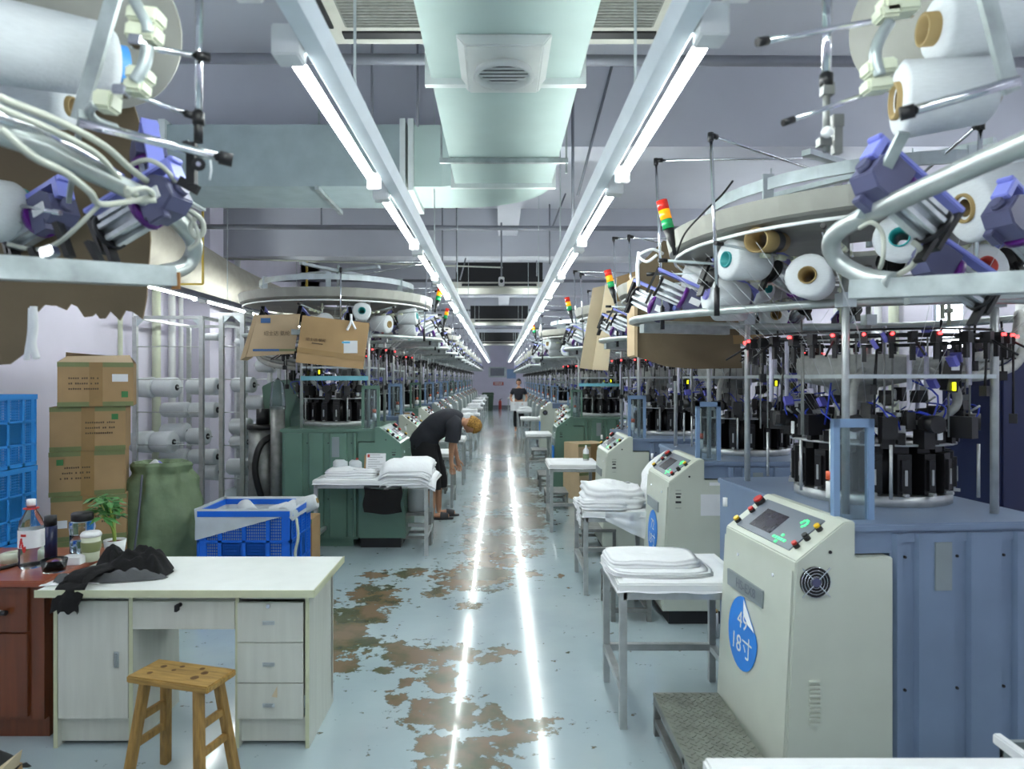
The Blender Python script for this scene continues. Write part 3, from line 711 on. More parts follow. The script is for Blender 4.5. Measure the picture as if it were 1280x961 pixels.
def make_machine(near, body_m, box_m, fan, paper, window_m='blue_frame'):
    root = thing('knitting_machine', '', 'knitting machine', (0, 0, 0), 0, 'circular knitting machines')
    console(root, box_m, fan, paper, near)
    bd = MB().box(.49, 1.32, .04, 1.5, -.12, 1.05).box(.3, .49, .04, 1.5, .95, 1.05).box(.3, .49, CL+.02, 1.5, -.1, .95).box(.55, 1.28, .08, 1.45, -.205, -.1).build('machine_body', body_m, root)
    MB().prism([(.29, .02), (1.34, .02), (1.34, 1.52), (.29, 1.52)], 'z', 1.05, 1.085).build('deck_plate', body_m, root, bevel=.006)
    # front door panels, proud of the body with recessed channels between
    xs = [(.5, .545), (.605, .8), (.86, 1.03), (1.09, 1.3)]
    for i, (a, b_) in enumerate(xs):
        MB().prism([(a, .04), (a+.01, .015), (b_-.01, .015), (b_, .04)], 'z', -.09, 1.04).build('side_panel', body_m, bd)
    mb = MB()
    for (a, b_) in xs[:-1]:
        x = b_+.03
        mb.box(b_, b_+.06, .03, .04, 1.0, 1.04); mb.cyl((x-.015, .038, .93), (x-.015, .03, .93), .007, 6, mi=1); mb.cyl((x-.015, .038, .32), (x-.015, .03, .32), .007, 6, mi=1)
    mb.build('channel_screws', [body_m, 'dark'], bd)['kind'] = 'stuff'
    MB().box(.69, .77, .008, .016, .78, 1.0).build('warning_plate', 'grey_plate', bd)
    # window frame
    wf = MB().box(.27, .3, .12, .15, 1.085, 1.56).box(.44, .47, .12, .15, 1.085, 1.56).box(.27, .47, .12, .15, 1.52, 1.56).build('guard_frame', window_m, root)
    if near: MB().box(.3, .44, .133, .137, 1.085, 1.52).build('pane', 'acrylic', wf)
    if near:
        MB().cyl((.1, .95, 1.0), (.1, .95, 1.05), .014, 8).build('lamp_base', 'white_plastic', root)
    sp = MB().cyl((.36, .3, 1.085), (.36, .3, 1.5), .006, 6).cyl((.36, .3, 1.16), (.36, .3, 1.24), .022, 8, mi=1).cyl((.36, .3, 1.25), (.36, .3, 1.29), .022, 8, mi=2).build('oil_cup', ['steel', 'white_plastic', 'orange'], root)
    head(root, near); creel(root, near)
    return root
def make_cone(core, near=True):
    g = thing('yarn_cone', '', 'yarn cone', (0, 0, 0))
    prof = [(0, .035), (0, .085), (.01, .1), (.2, .082), (.215, .07), (.215, .03)]
    MB().lathe(prof, (0, 0, 0), (1, 0, 0), 22 if near else 12).build('yarn_body', 'yarn', g)
    MB().lathe([(-.012, .04), (-.012, .034), (.23, .026), (.23, .03), (-.012, .04)], (0, 0, 0), (1, 0, 0), 16 if near else 8).build('cone_core', core, g)
    return g
# prototypes
CONES = {}
def cone(core, near, loc, yaw, pitch, label, group, s=1.0):
    k = (core, near)
    if k not in CONES: g = make_cone(core, near); CONES[k] = g
    else: g = copy_tree(CONES[k])
    g.location = loc; g.rotation_euler = (0, -pitch, yaw); g.scale = (s, s, s)
    g['label'] = label; g['group'] = group
    return g
PROTO = {}
CORES = ['teal', 'core_red', 'core_brown', 'core_violet', 'teal', 'core_brown']
CNAME = {'teal': 'teal', 'core_red': 'red', 'core_brown': 'brown', 'core_violet': 'violet'}
def recolor(root, frm, to):
    for c in root.children_recursive:
        for i, s in enumerate(c.material_slots):
            if s.material == M[frm]:
                s.link = 'OBJECT'; s.material = M[to]
def place_machine(side, idx, X0, Y0, near, fan, paper, body, box, cones=True):
    key = (near, fan, paper, body, box)
    if key not in PROTO: PROTO[key] = make_machine(near, body, box, fan, paper, 'green_body' if body == 'green_body' else 'blue_frame'); r = PROTO[key]
    else: r = copy_tree(PROTO[key])
    s = 1 if side == 'right' else -1
    sc_, z0 = (.895, .184) if s > 0 else (.95, .195)
    r.location = (s*X0, Y0, z0); r.scale = (s*sc_, sc_, sc_)
    rz_ = .085 if (s > 0 and idx == 0) else 0; r.rotation_euler.z = rz_
    cn = {'blue_body': 'blue', 'green_body': 'green', 'beige': 'beige', 'grey_box': 'grey'}
    r['label'] = '%s circular knitting machine with %s console, %s from the camera in the %s row' % (cn[body], cn[box], ORD[idx], side)
    if cones:
        rnd = random.Random(idx*3+(0 if s > 0 else 100))
        angs = [PI*(.6+.125*q) for q in range(8)] if near else [PI*(.7+.16*q) for q in range(5)]
        for i, a in enumerate(angs):
            low = i % 2
            lx, ly, lz = rot_about(a, 1.03-.1*low, 2.36-.12*low)
            yaw = a+PI+rnd.uniform(-.3, .3); pt = rnd.uniform(-.25, .1)
            if s < 0: yaw = PI-yaw
            lx, ly = lx*math.cos(rz_)-ly*math.sin(rz_), lx*math.sin(rz_)+ly*math.cos(rz_)
            cone(CORES[(i+idx) % 6], near, (s*(X0+lx*sc_), Y0+ly*sc_, z0+lz*sc_), yaw, pt, 'white yarn cone with %s core, %s from the back in the %s %s-hand creel' % (CNAME[CORES[(i+idx) % 6]], ORD[i].replace('nearest', 'first'), ORD[idx], side), 'yarn cones on the creel of the %s machine in the %s row' % (ORD[idx], side), .95)
    return r
RM0 = [(1.307, 3.05, 1, 1, 0, 'blue_body', 'beige'), (1.33, 5.42, 1, 0, 1, 'blue_body', 'beige'), (1.17, 7.5, 1, 0, 0, 'blue_body', 'beige'), (1.66, 9.6, 0, 0, 0, 'blue_body', 'beige'),
      (.95, 11.5, 1, 0, 0, 'green_body', 'green_body'), (1.2, 13.9, 0, 0, 0, 'green_body', 'green_body'), (1.35, 16.1, 0, 0, 0, 'blue_body', 'beige'), (1.12, 18.2, 0, 1, 0, 'blue_body', 'beige')]
y = 20.5
while y < 39: RM0.append((1.12, y, 0, 0, 0, 'blue_body', 'grey_box')); y += 2.4
RM = [(a*.895, b*.895, *c) for a, b, *c in RM0]
LM = [(1.0, 7.05, 1, 0, 0, 'green_body', 'green_body'), (1.1, 9.4, 1, 0, 0, 'blue_body', 'beige'), (1.1, 11.7, 0, 0, 0, 'green_body', 'beige'), (1.1, 14.0, 0, 0, 0, 'blue_body', 'grey_box')]
y = 16.3
while y < 36: LM.append((1.15, y, 0, 0, 0, 'blue_body' if len(LM) % 3 else 'green_body', 'grey_box')); y += 2.4
MR = [place_machine('right', i, *a) for i, a in enumerate(RM)]
ML = [place_machine('left', i, *a) for i, a in enumerate(LM)]
# things only on single machines: stickers and the model plate's letters (facing the aisle)
def aisle_basis(s, X, Y, Z):  # text plane that faces the aisle on the given side
    return basis((X, Y, Z), (0, -s, 0), (0, 0, 1))
def sticker(side, mroot, y, z, lines, nm, peel=False):
    s = 1 if side == 'right' else -1
    fx = lambda zz: -.0395+(zz+.06)*.0505-.003     # front face of the cabinet door, leaning
    T = Matrix.Translation((fx(z), y, z)) @ Matrix.Rotation(.0505, 4, 'Y')
    b = MB(); b.T = T; n = 28
    ring = [(.165*math.cos(2*PI*i/n), .165*math.sin(2*PI*i/n)*1.12) for i in range(n)]
    if peel: ring = [(u, v) if v < .175+u*.95 or u > 0 else ((lambda k_: (u*k_, v*k_))(.175/(v-u*.95))) for u, v in ring]
    b.prism(ring, 'x', -.003, 0)
    st = b.build('round_sticker', 'sticker_blue', mroot)
    if peel:
        b = MB(); b.T = T; b.add([(-.004, .0, .178), (-.004, -.135, .048), (-.016, -.085, .072), (-.018, -.035, .11)], [(0, 1, 2, 3)]); b.build('peeled_corner', 'label_white', st, fix=False)
    for (t, dz, sz) in lines:
        B2 = T @ basis((-.0045, 0, dz), (0, -1, 0), (0, 0, 1))
        text('sticker_digits', t, sz, B2, 'label_white', st)
sticker('right', MR[0], .46, .44, [('49', .06, .12), ('18寸', -.065, .12)], 's', True)
sticker('right', MR[1], .42, .44, [('72', .06, .12), ('18寸', -.065, .12)], 's')
B = Matrix.Rotation(0, 4, 'X')
text('plate_letters', 'HS-EX8', .07, basis((-.0135, .44, .677), (0, -1, 0), (0, 0, 1)), 'panel_grey', [c for c in MR[0].children_recursive if c.name.startswith('model_plate')][0])
for m_ in (MR[4], MR[5], ML[0]):
    for c in m_.children:
        if c.name.startswith('light_bar'): c.material_slots[0].link = 'OBJECT'; c.material_slots[0].material = M['teal_bar']
for m_ in MR[:3]:
    for c in list(m_.children):
        if c.name.startswith('light_bar'): bpy.data.objects.remove(c)
for m_, nm in ((MR[4], 'blue'), (MR[7], 'blue')):
    MB().box(-.04, -.018, .1, .3, .35, .6).build('blue_label', 'sticker_blue', m_)

# ------------------------------------------------------------------ steel work tables
def steel_table(x0, x1, y0, y1, ztop, label, group='steel work tables along the aisle', cloth=True, back_rail=False, m='steel'):
    g = thing('work_table', label, 'table', ((x0+x1)/2, (y0+y1)/2, 0), 0, group)
    a, b = (x1-x0)/2-.02, (y1-y0)/2-.02; t = .036; zt = ztop-.05
    for sx in (-1, 1):
        for sy in (-1, 1): MB().bar((sx*a, sy*b, 0), (sx*a, sy*b, zt), t).build('leg', m, g)
    f = MB()
    for sy in (-1, 1): f.bar((-a, sy*b, zt-.02), (a, sy*b, zt-.02), t)
    for sx in (-1, 1): f.bar((sx*a, -b, zt-.02), (sx*a, b, zt-.02), t)
    f.build('top_frame', m, g)
    MB().bar((-a, b, .2), (a, b, .2), t).build('stretcher', m, g)
    for sx in (-1, 1): MB().bar((sx*a, -b, .2), (sx*a, b, .2), t).build('stretcher', m, g)
    n = 14
    def top(u, v):
        e = .035; X = -a-e+u*(2*a+2*e); Y = -b-e+v*(2*b+2*e)
        return X, Y
    MB().box(-a-.03, a+.03, -b-.03, b+.03, zt, ztop-.004).build('table_top', 'white_plastic', g, bevel=.008)
    mb = MB()
    mb.grid(lambda u, v: (lambda X, Y, q: Vector((X, Y, ztop-.05*q+.002*math.sin(9*u+5*v)+(.004*math.sin(17*(u+v))*q))))(*top(u, v), 1 if min(u, v, 1-u, 1-v) < .001 else 0), n, n)
    mb.build('table_cloth', 'cloth_white', g)
    return g
def bench(x, y, w_, d, h, label, rz=0, top='steel_dark'):
    g = thing('step_stool', label, 'step stool', (x, y, 0), rz)
    for sx in (-1, 1):
        for sy in (-1, 1): MB().bar((sx*(w_/2-.02), sy*(d/2-.02), 0), (sx*(w_/2-.02), sy*(d/2-.02), h-.03), .032).build('leg', 'steel_dark', g)
    MB().box(-w_/2, w_/2, -d/2, d/2, h-.03, h).build('tread', top, g, bevel=.004)
    MB().bar((-w_/2+.02, -d/2+.02, .08), (w_/2-.02, -d/2+.02, .08), .028).bar((-w_/2+.02, d/2-.02, .08), (w_/2-.02, d/2-.02, .08), .028).bar((-w_/2+.02, -d/2+.02, .08), (-w_/2+.02, d/2-.02, .08), .028).bar((w_/2-.02, -d/2+.02, .08), (w_/2-.02, d/2-.02, .08), .028).build('lower_frame', 'steel_dark', g)
    return g
def nz(x, y, z=0): return noise.noise((x, y, z))
def cloth_heap(name, x, y, z, w_, d, h, label, cat='cloth', group=None, m='cloth_white', seed=0, rz=0, rough=.25, folds=3):
    """a soft pile: rounded slab whose top and rim are uneven; layers show as ridges at its rim"""
    b = MB(); nu, nv = 26, 12
    def fn(u, v):
        t = 2*PI*u; prof = v  # v: 0 bottom centre .. 1 top centre
        if v < .12: r, zz = v/.12, 0
        elif v < .62: q = (v-.12)/.5; r = 1+.035*math.sin(q*folds*2*PI)-.05*q; zz = q
        else: q = (v-.62)/.38; r = .95*(1-q); zz = 1+.12*nz(3*u+seed, 4*q, seed)
        c, s_ = math.cos(t), math.sin(t); k = (abs(c)**5+abs(s_)**5)**(-1/5)
        X, Y = r*k*c*w_/2, r*k*s_*d/2
        n_ = nz(X*6+seed, Y*6, seed*1.7)
        return Vector((X*(1+rough*.3*nz(t, zz*2, seed)), Y*(1+rough*.3*nz(t+5, zz*2, seed)), max(0, zz*h*(1+rough*n_*1.5)*(.8+.2*k if v > .12 else 1))))
    for j in range(1): b.grid(fn, nu, nv*2)
    o = b.build(name, m, None, loc=(x, y, z)); o.rotation_euler.z = rz
    return tag(o, label, cat, group)

# ------------------------------------------------------------------ tables, stools and piles on the right
steel_table(.60, 1.25, 3.40, 3.97, .735, 'nearest right-hand steel table with white cloth pile in front of blue numbered sticker')
steel_table(.68, 1.27, 5.5, 6.2, .68, 'right-hand steel table under a tall white cloth pile beside the second console')
steel_table(.575, 1.14, 7.75, 8.4, .775, 'right-hand steel table with white bottle on it in front of the cartons')
steel_table(.49, .93, 12.1, 12.75, .77, 'right-hand steel table beside the green console')
FAR = [(17.0, .55, 1.08), (20.9, .55, 1.08), (24.8, .5, 1.08), (29.5, .5, 1.08), (35.0, .45, 1.05)]
for i, (y, a, b) in enumerate(FAR):
    steel_table(a, b, y, y+.7, .77, 'small white-topped steel table far down the right row, %s of the far ones' % ORD[i])
    if i: cloth_heap('cloth_pile', (a+b)/2, y+.35, .775, .42, .5, .08, 'low white cloth pile on the %s far right table' % ORD[i], group='white cloth piles on far tables', seed=i)
steel_table(.56, 1.5, 1.05, 1.84, .73, 'white-topped table at the bottom right corner nearest the camera')
cloth_heap('cloth_pile', .82, 3.72, .738, .5, .34, .055, 'low white folded cloth pile on the nearest right table', group='white cloth piles on right tables', seed=3, rough=.2)
cloth_heap('folded_cloth', .84, 3.67, .737, .54, .42, .022, 'thin flat white cloth under the pile on nearest right table', seed=8, rough=.1)
cloth_heap('cloth_pile', .95, 5.82, .683, .5, .56, .15, 'tall white cloth pile on the second right table', group='white cloth piles on right tables', seed=5, rough=.25)
cloth_heap('cloth_pile', .86, 5.7, .683, .4, .4, .07, 'lower crumpled white cloth at the aisle end of the second right table', group='white cloth piles on right tables', seed=6, rough=.35)
# cloth drawn from the pile up over the console
b = MB()
path = smooth_path([(1.05, 5.7, .73), (1.22, 5.72, .72), (1.27, 5.75, .85), (1.30, 5.85, 1.0), (1.42, 5.95, 1.1), (1.52, 6.0, 1.13)], 6)
def drape(u, v):
    i = min(len(path)-1, int(v*(len(path)-1))); p = path[i]; t = 2*PI*u
    r = .12-.06*v+.02*nz(3*math.cos(t), 3*v*4, 2)+.015*math.cos(5*t)
    return Vector((p.x+.7*r*math.cos(t), p.y+1.2*r*math.sin(t), p.z+.5*r*math.cos(t+.6)))
b.grid(drape, 24, len(path)-1)
tag(b.build('draped_cloth', 'cloth_white'), 'white cloth pulled from the pile up onto the second console', 'cloth')
b = MB(); b.grid(lambda u, v: Vector((.85+.42*u, 5.47+.015*math.sin(11*u)+.02*nz(5*u, 4*v, 1), .68-(.07+.20*u)*v)), 16, 8)
tag(b.build('plastic_sheet', 'plastic_bag', fix=False), 'white plastic sheet hanging off the front of second right table', 'plastic sheet')
b = MB(); b.grid(lambda u, v: Vector((.655+.03*nz(6*u, 5*v, 7), 5.5+.25*u, .7-.16*v*(1-.3*u))), 10, 8)
tag(b.build('cloth_corner', 'cloth_white', fix=False), 'crumpled white cloth corner hanging at the aisle end of second right table', 'cloth')
g = thing('plastic_bottle', 'white plastic bottle with green label beside the third console', 'bottle', (1.03, 8.1, .778))
MB().lathe([(0, 0), (0, .035), (.12, .035), (.15, .012), (.18, .012), (.18, 0)], (0, 0, 0), (0, 0, 1), 14).build('bottle_body', 'white_plastic', g); MB().cyl((0, 0, .02), (0, 0, .08), .0365, 14, caps=False).build('label_band', 'sack_green', g)
g = thing('step_platform', 'steel step platform with diamond plate top beside the nearest console', 'platform', (.92, 2.82, 0))
pl_ = MB().box(-.16, .16, -.55, .55, .185, .2).build('tread_plate', 'diamond', g)
mb = MB()
for i in range(7):
    for j in range(24):
        for q in (0, 1):
            x = -.14+i*.044+q*.022; y = -.53+j*.046+q*.023
            if x > .15 or y > .53: continue
            mb.cbox((x, y, .2015), (.03, .006, .003), Matrix.Rotation(.75 if q else -.75, 3, 'Z'))
mb.build('raised_pattern', 'diamond', pl_)['kind'] = 'stuff'
for sx in (-1, 1):
    for sy in (-1, 0, 1): MB().bar((sx*.145, sy*.53, 0), (sx*.145, sy*.53, .185), .03).build('leg', 'steel_dark', g)
    MB().bar((sx*.145, -.53, .07), (sx*.145, .53, .07), .03).build('side_rail', 'steel_dark', g); MB().bar((sx*.145, -.53, .17), (sx*.145, .53, .17), .03).build('side_rail', 'steel_dark', g)
for (x, y, w_, d, h, lb) in [(.95, 5.15, .3, .5, .25, 'low steel stool behind the nearest right table'), (.98, 7.0, .34, .6, .27, 'low steel stool before the third right console'), (.8, 10.9, .36, .6, .25, 'low steel step stool near the cartons on the right'), (.86, 14.6, .34, .6, .25, 'low steel step stool beside green machine, farthest on the right'), (.78, 9.4, .3, .5, .22, 'low steel step stool beside the fallen carton on right')]:
    bench(x, y, w_, d, h, lb)
g = thing('yarn_spool', 'small white yarn spool standing on floor beside second blue machine', 'yarn cone', (1.45, 4.62, 0))
MB().lathe([(0, .01), (0, .036), (.17, .033), (.175, .01)], (0, 0, 0), (0, 0, 1), 16).build('yarn_body', 'yarn', g); MB().cyl((0, 0, .17), (0, 0, .185), .03, 14).build('spool_core', 'core_brown', g)
g = thing('grey_crate', 'pale grey plastic crate edge at the bottom right corner', 'crate', (1.9, 2.05, 0))
for a in ((-.25, .25, -.2, -.185), (-.25, .25, .185, .2), (-.25, -.235, -.2, .2), (.235, .25, -.2, .2)): MB().box(*a, 0, .56).build('crate_wall', 'grey_plate', g)
MB().box(-.25, .25, -.2, .2, 0, .02).build('crate_floor', 'grey_plate', g); MB().box(-.265, .265, -.215, -.185, .54, .575).box(-.265, -.235, -.215, .215, .54, .575).build('rim', 'label_white', g, bevel=.005)

# ------------------------------------------------------------------ cartons
def carton(x, y, z, w_, d, h, rz, label, group, flaps=False, m='card', marks=1, seed=0):
    g = thing('carton', label, 'carton', (x, y, z), rz, group)
    bx = MB().box(-w_/2, w_/2, -d/2, d/2, 0, h).build('box_body', m, g, bevel=.004)
    MB().box(-w_/2-.001, w_/2+.001, -d/2-.002, -d/2, .0, .04).box(-w_/2-.001, w_/2+.001, -d/2-.002, -d/2, h-.04, h).build('green_tape', 'tape_green', g)['kind'] = 'stuff'
    MB().box(-.05, .05, -d/2-.0025, -d/2-.0005, 0, h).build('brown_tape', 'card_tape', g)
    if marks:
        rnd = random.Random(seed); s = 1 if seed % 2 else -1
        mb = MB()
        for k in range(3):
            zz = h*.62-k*.045; x0 = -.02 if s > 0 else -.2
            for q in range(14):
                x1 = x0+q*.016
                if rnd.random() < .85: mb.box(x1, x1+.011, -d/2-.003, -d/2-.001, zz, zz+.012+.004*rnd.random())
        mb.build('printed_lines', 'print_dark', g)['kind'] = 'stuff'
        MB().box(s*.2-.025, s*.2+.025, -d/2-.003, -d/2-.001, h*.7, h*.83).build('green_mark', 'print_green', g) if seed != 0 else MB().box(.19, .24, -d/2-.003, -d/2-.001, h*.2, h*.34).build('green_mark', 'print_green', g)
        if seed in (0, 3): a = .12 if seed == 0 else -.28; z0 = h*.56 if seed == 0 else h*.3; MB().box(a, a+.12, -d/2-.003, -d/2-.001, z0, z0+.065).build('address_label', 'label_white', g)
    if flaps:
        MB().add([(-w_/2, -d/2, h), (w_/2, -d/2, h), (w_/2-.04, .0, h+.07), (-w_/2+.04, 0, h+.055)], [(0, 1, 2, 3)]).add([(-w_/2, d/2, h), (w_/2, d/2, h), (w_/2-.03, .03, h+.05), (-w_/2+.03, .03, h+.09)], [(3, 2, 1, 0)]).build('top_flap', 'card_light', g, fix=False)
    return g
names = ['topmost brown carton with open flaps, of the stack by the left wall', 'second carton from the top of the stack by the left wall', 'middle carton of the brown stack by the left wall', 'second carton from the bottom behind the potted plant', 'bottom carton of the brown stack by the left wall']
for i in range(5):
    carton(-3.52+(0, -.06, -.07, -.05, -.06)[i], 6.0, (4-i)*.378, .56, .42, .376, (.43, .4, .42, .4, .44)[i], names[i], 'brown cartons stacked by the left wall', flaps=(i == 0), seed=i)
carton(1.28, 10.05, 0, .52, .45, .4, .45, 'lower brown carton on the floor beyond the third right console', 'cartons beside the right row', marks=0, m='card_light')
carton(1.28, 10.05, .41, .5, .45, .4, .38, 'upper brown carton beyond the third right console', 'cartons beside the right row', marks=0, m='card_light')
carton(-1.83, 6.45, 0, .2, .3, .45, 0, 'narrow brown carton behind the lined blue basket', None, marks=0)

# ------------------------------------------------------------------ left work table and what lies on it
steel_table(-1.83, -.70, 6.72, 7.25, .755, 'near left steel table with stacked white panels and a clipboard')
steel_table(-1.25, -.62, 9.2, 9.85, .74, 'left steel table in front of the bending person')
steel_table(-1.15, -.58, 11.2, 11.9, .76, 'left steel table beyond the bending person')
for i, (y, x1) in enumerate([(14.0, -.58), (16.4, -.57), (18.9, -.56), (23, -.58), (27, -.6), (31, -.6), (36, -.6)]):
    steel_table(x1-.55, x1, y, y+.75, .77, 'small white-topped steel table far down the left row, %s of the far ones' % ORD[i])
    cloth_heap('cloth_pile', x1-.28, y+.37, .775, .45, .55, .1, 'low white cloth pile on the %s far left table' % ORD[i], group='white cloth piles on far tables', seed=i+20)
# the stack of knitted panels: a bent sheet copied upwards
def panel_sheet():
    b = MB(); n = 12
    def f(u, v, t):
        x = -.25+.5*u; y = -.25+.5*v
        dz = -.35*max(0, abs(x)-.17)**1.3*3-.9*max(0, -y-.13)**1.4*2
        return Vector((x, y, dz+t+.003*nz(u*5, v*5)))
    b.grid(lambda u, v: f(u, v, .0115), n, n); b.grid(lambda u, v: f(u, v, 0), n, n)
    for fn in (lambda u, v: f(u, 0, .0115*v), lambda u, v: f(u, 1, .0115*v), lambda u, v: f(0, u, .0115*v), lambda u, v: f(1, u, .0115*v)): b.grid(fn, n, 1)
    return b.mesh('knitted_panel', 'cloth_white')
pm = panel_sheet(); rnd = random.Random(2)
for i in range(14):
    o = link('knitted_panel', pm, None, (-.93+rnd.uniform(-.012, .012)+(.05 if i < 3 else 0), 6.96+rnd.uniform(-.012, .012), .765+i*.0118), (0, 0, rnd.uniform(-.05, .05)))
    tag(o, 'folded white knitted panel in the thick stack on near left table', 'cloth', 'stack of white knitted panels')
cloth_heap('folded_cloth', -1.5, 6.95, .757, .52, .36, .07, 'white folded cloth at the left end of the near left table', seed=11, rough=.2)
def standing_cone(x, y, z, m, label, s=1, r=.1, h=.2):
    g = thing('yarn_cone', label, 'yarn cone', (x, y, z))
    MB().lathe([(0, .03), (0, r), (h*.85, r*.97), (h, r*.7), (h, .03)], (0, 0, 0), (0, 0, 1), 24).build('yarn_body', 'yarn', g)
    MB().lathe([(h, .035), (h+.02, .033), (h+.02, .026), (h-.06, .024)], (0, 0, 0), (0, 0, 1), 16).build('cone_core', m, g)
    return g
standing_cone(-1.65, 7.1, .757, 'label_white', 'plain white yarn cone standing on left table, the left one', r=.082, h=.155)
standing_cone(-1.48, 7.1, .757, 'core_red', 'white yarn cone with a red core top on the left table', r=.082, h=.15)
def clipboard(x, y, z, w_, h, label, tilt=.25):
    g = thing('clipboard', label, 'clipboard', (x, y, z)); g.rotation_euler.x = -tilt
    MB().box(-w_/2, w_/2, 0, .008, 0, h).build('board', 'card_tape', g); MB().box(-w_/2+.02, w_/2, -.004, 0, .01, h-.02).build('paper_sheet', 'label_white', g)
    mb = MB()
    for k in range(9): mb.box(-w_/2+.04, w_/2-.03-.03*(k % 3), -.006, -.004, h*.1+k*h*.075, h*.1+k*h*.075+.004)
    mb.build('printed_lines', 'ink_grey', g)['kind'] = 'stuff'
    MB().box(-.03, .03, -.012, 0, h-.03, h+.01).build('clip', 'chrome', g); MB().box(-w_/2+.03, -w_/2+.055, -.0065, -.004, h*.55, h*.65).build('red_stamp', 'core_red', g)
    MB().box(-w_/2+.05, -w_/2+.09, .008, .12, 0, .01).box(w_/2-.09, w_/2-.05, .008, .12, 0, .01).build('stand_foot', 'steel', g)
    return g
clipboard(-1.28, 7.0, .765, .22, .32, 'clipboard with printed sheet standing on the near left table')
clipboard(-1.36, 9.5, .95, .22, .33, 'clipboard with white sheet behind the left table, nearer the bending person')
b = MB(); b.grid(lambda u, v: Vector((-1.33+.37*u+.01*math.sin(v*7), 6.70+.015*math.sin(8*u)-.012*v, .68-.24*v-.02*math.sin(3*u))), 14, 8); b.grid(lambda u, v: Vector((-1.33+.37*u, 6.70+.06*v, .68+.012*math.sin(3*v))), 14, 3)
tag(b.build('black_cloth', 'cloth_black', fix=False), 'black cloth hung over front rail of the near left table', 'cloth')
bench(-.88, 7.3-.0, .34, .3, .34, 'low steel stool under the near left table, holding a white cone')
standing_cone(-.88, 7.3, .34, 'label_white', 'large white yarn cone on the stool under near left table', r=.1, h=.26)
bench(-.95, 10.5, .3, .3, .3, 'low steel stool behind the left table, beyond the bending person')

# ------------------------------------------------------------------ crates, basket, sack
def crate(x, y, z, label, group, m, w_=.8, d=.6, h=.54, lined=False):
    g = thing('plastic_crate', label, 'crate', (x, y, z), 0, group)
    def face(name, P):  # P(u,v,t): u across, v up, t outward
        def bx(mb, u0, u1, v0, v1, t0, t1):
            vs = [P(u, v, t) for v in (v0, v1) for t in (t0, t1) for u in (u0, u1)]
            mb.add(vs, [(0, 2, 3, 1), (4, 5, 7, 6), (0, 1, 5, 4), (2, 6, 7, 3), (0, 4, 6, 2), (1, 3, 7, 5)])
        a = MB(); bx(a, 0, 1, 0, .05, -.01, .012); bx(a, 0, 1, .93, 1, -.01, .02)
        for v in (.3, .62): bx(a, 0, 1, v-.015, v+.015, -.004, .012)
        for u in (0, .24, .5, .76, 1): bx(a, max(0, u-.02), min(1, u+.02), 0, 1, -.004, .012)
        bx(a, 0, .09, 0, 1, -.002, .006); bx(a, .91, 1, 0, 1, -.002, .006)
        o = a.build('crate_wall', m, g)
        s = MB(); bx(s, .26, .74, .315, .605, -.003, .002); s.build('solid_panel', m, o)
        l = MB()
        for k in range(1, 42): bx(l, k/42-.004, k/42+.004, .03, .95, -.002, .002)
        for k in range(1, 27): bx(l, .05, .95, k/27-.006, k/27+.006, -.002, .002)
        l.build('lattice', m, o)['kind'] = 'stuff'
    W, H_, D_ = w_, h, d
    face('front', lambda u, v, t: (-W/2+u*W, -D_/2-t, v*H_)); face('back', lambda u, v, t: (-W/2+u*W, D_/2+t, v*H_))
    face('left', lambda u, v, t: (-W/2-t, -D_/2+u*D_, v*H_)); face('right', lambda u, v, t: (W/2+t, -D_/2+u*D_, v*H_))
    MB().box(-W/2, W/2, -D_/2, D_/2, 0, .02).build('crate_floor', m, g)
    return g
for i in range(3): crate(-3.92, 4.95, i*.545, ('bottom', 'middle', 'topmost')[i]+' pale blue plastic crate of the stack at the left edge', 'blue crates stacked at the left edge', 'crate_blue_pale', .7)
g = crate(-2.1, 5.9, 0, 'bright blue lattice basket with pale plastic liner behind the white desk', None, 'crate_blue', .76, .56, .66)
W, D_, H_ = .76, .56, .66
def liner(u, v):
    t = u*4; k = int(t) % 4; f = t-int(t)
    P = [(-W/2, -D_/2), (W/2, -D_/2), (W/2, D_/2), (-W/2, D_/2)]; a, b_ = P[k], P[(k+1) % 4]
    x = a[0]+(b_[0]-a[0])*f; y = a[1]+(b_[1]-a[1])*f
    low = (.26-.22*((x+W/2)/W)) if k == 0 else .1
    if v < .5: q = v*2; s = .93; return Vector((x*s*(1+.02*nz(u*20, v*4)), y*s*(1+.02*nz(u*20, v*4, 3)), .1+(H_+.01-.1)*q))
    q = (v-.5)*2; s = 1.05+.02*nz(u*16, v*3); return Vector((x*s, y*s, H_+.02-low*q))
b = MB(); b.grid(liner, 80, 10); b.build('plastic_liner', 'liner', g, fix=False)
b = MB(); b.tube(smooth_path([(W/2+.05, -D_/2, .6), (W/2+.07, -D_/2-.02, .45), (W/2+.04, -D_/2, .3), (W/2+.08, -D_/2, .15), (W/2+.05, -D_/2, .02)], 6), .012, 6); b.build('rope', 'sack_tie', g)
for i, (dx, dy, yaw) in enumerate([(.08, .12, .3), (.22, .05, 1.2), (-.05, -.05, 2.2), (.3, .18, .1)]):
    cone('core_brown', True, (-2.09+dx, 5.9+dy, .54+.02*i), yaw, .35, 'used white yarn cone in the blue basket, %s from its left' % ('second', 'third', 'first', 'fourth')[i], 'cones in the blue basket', .8)
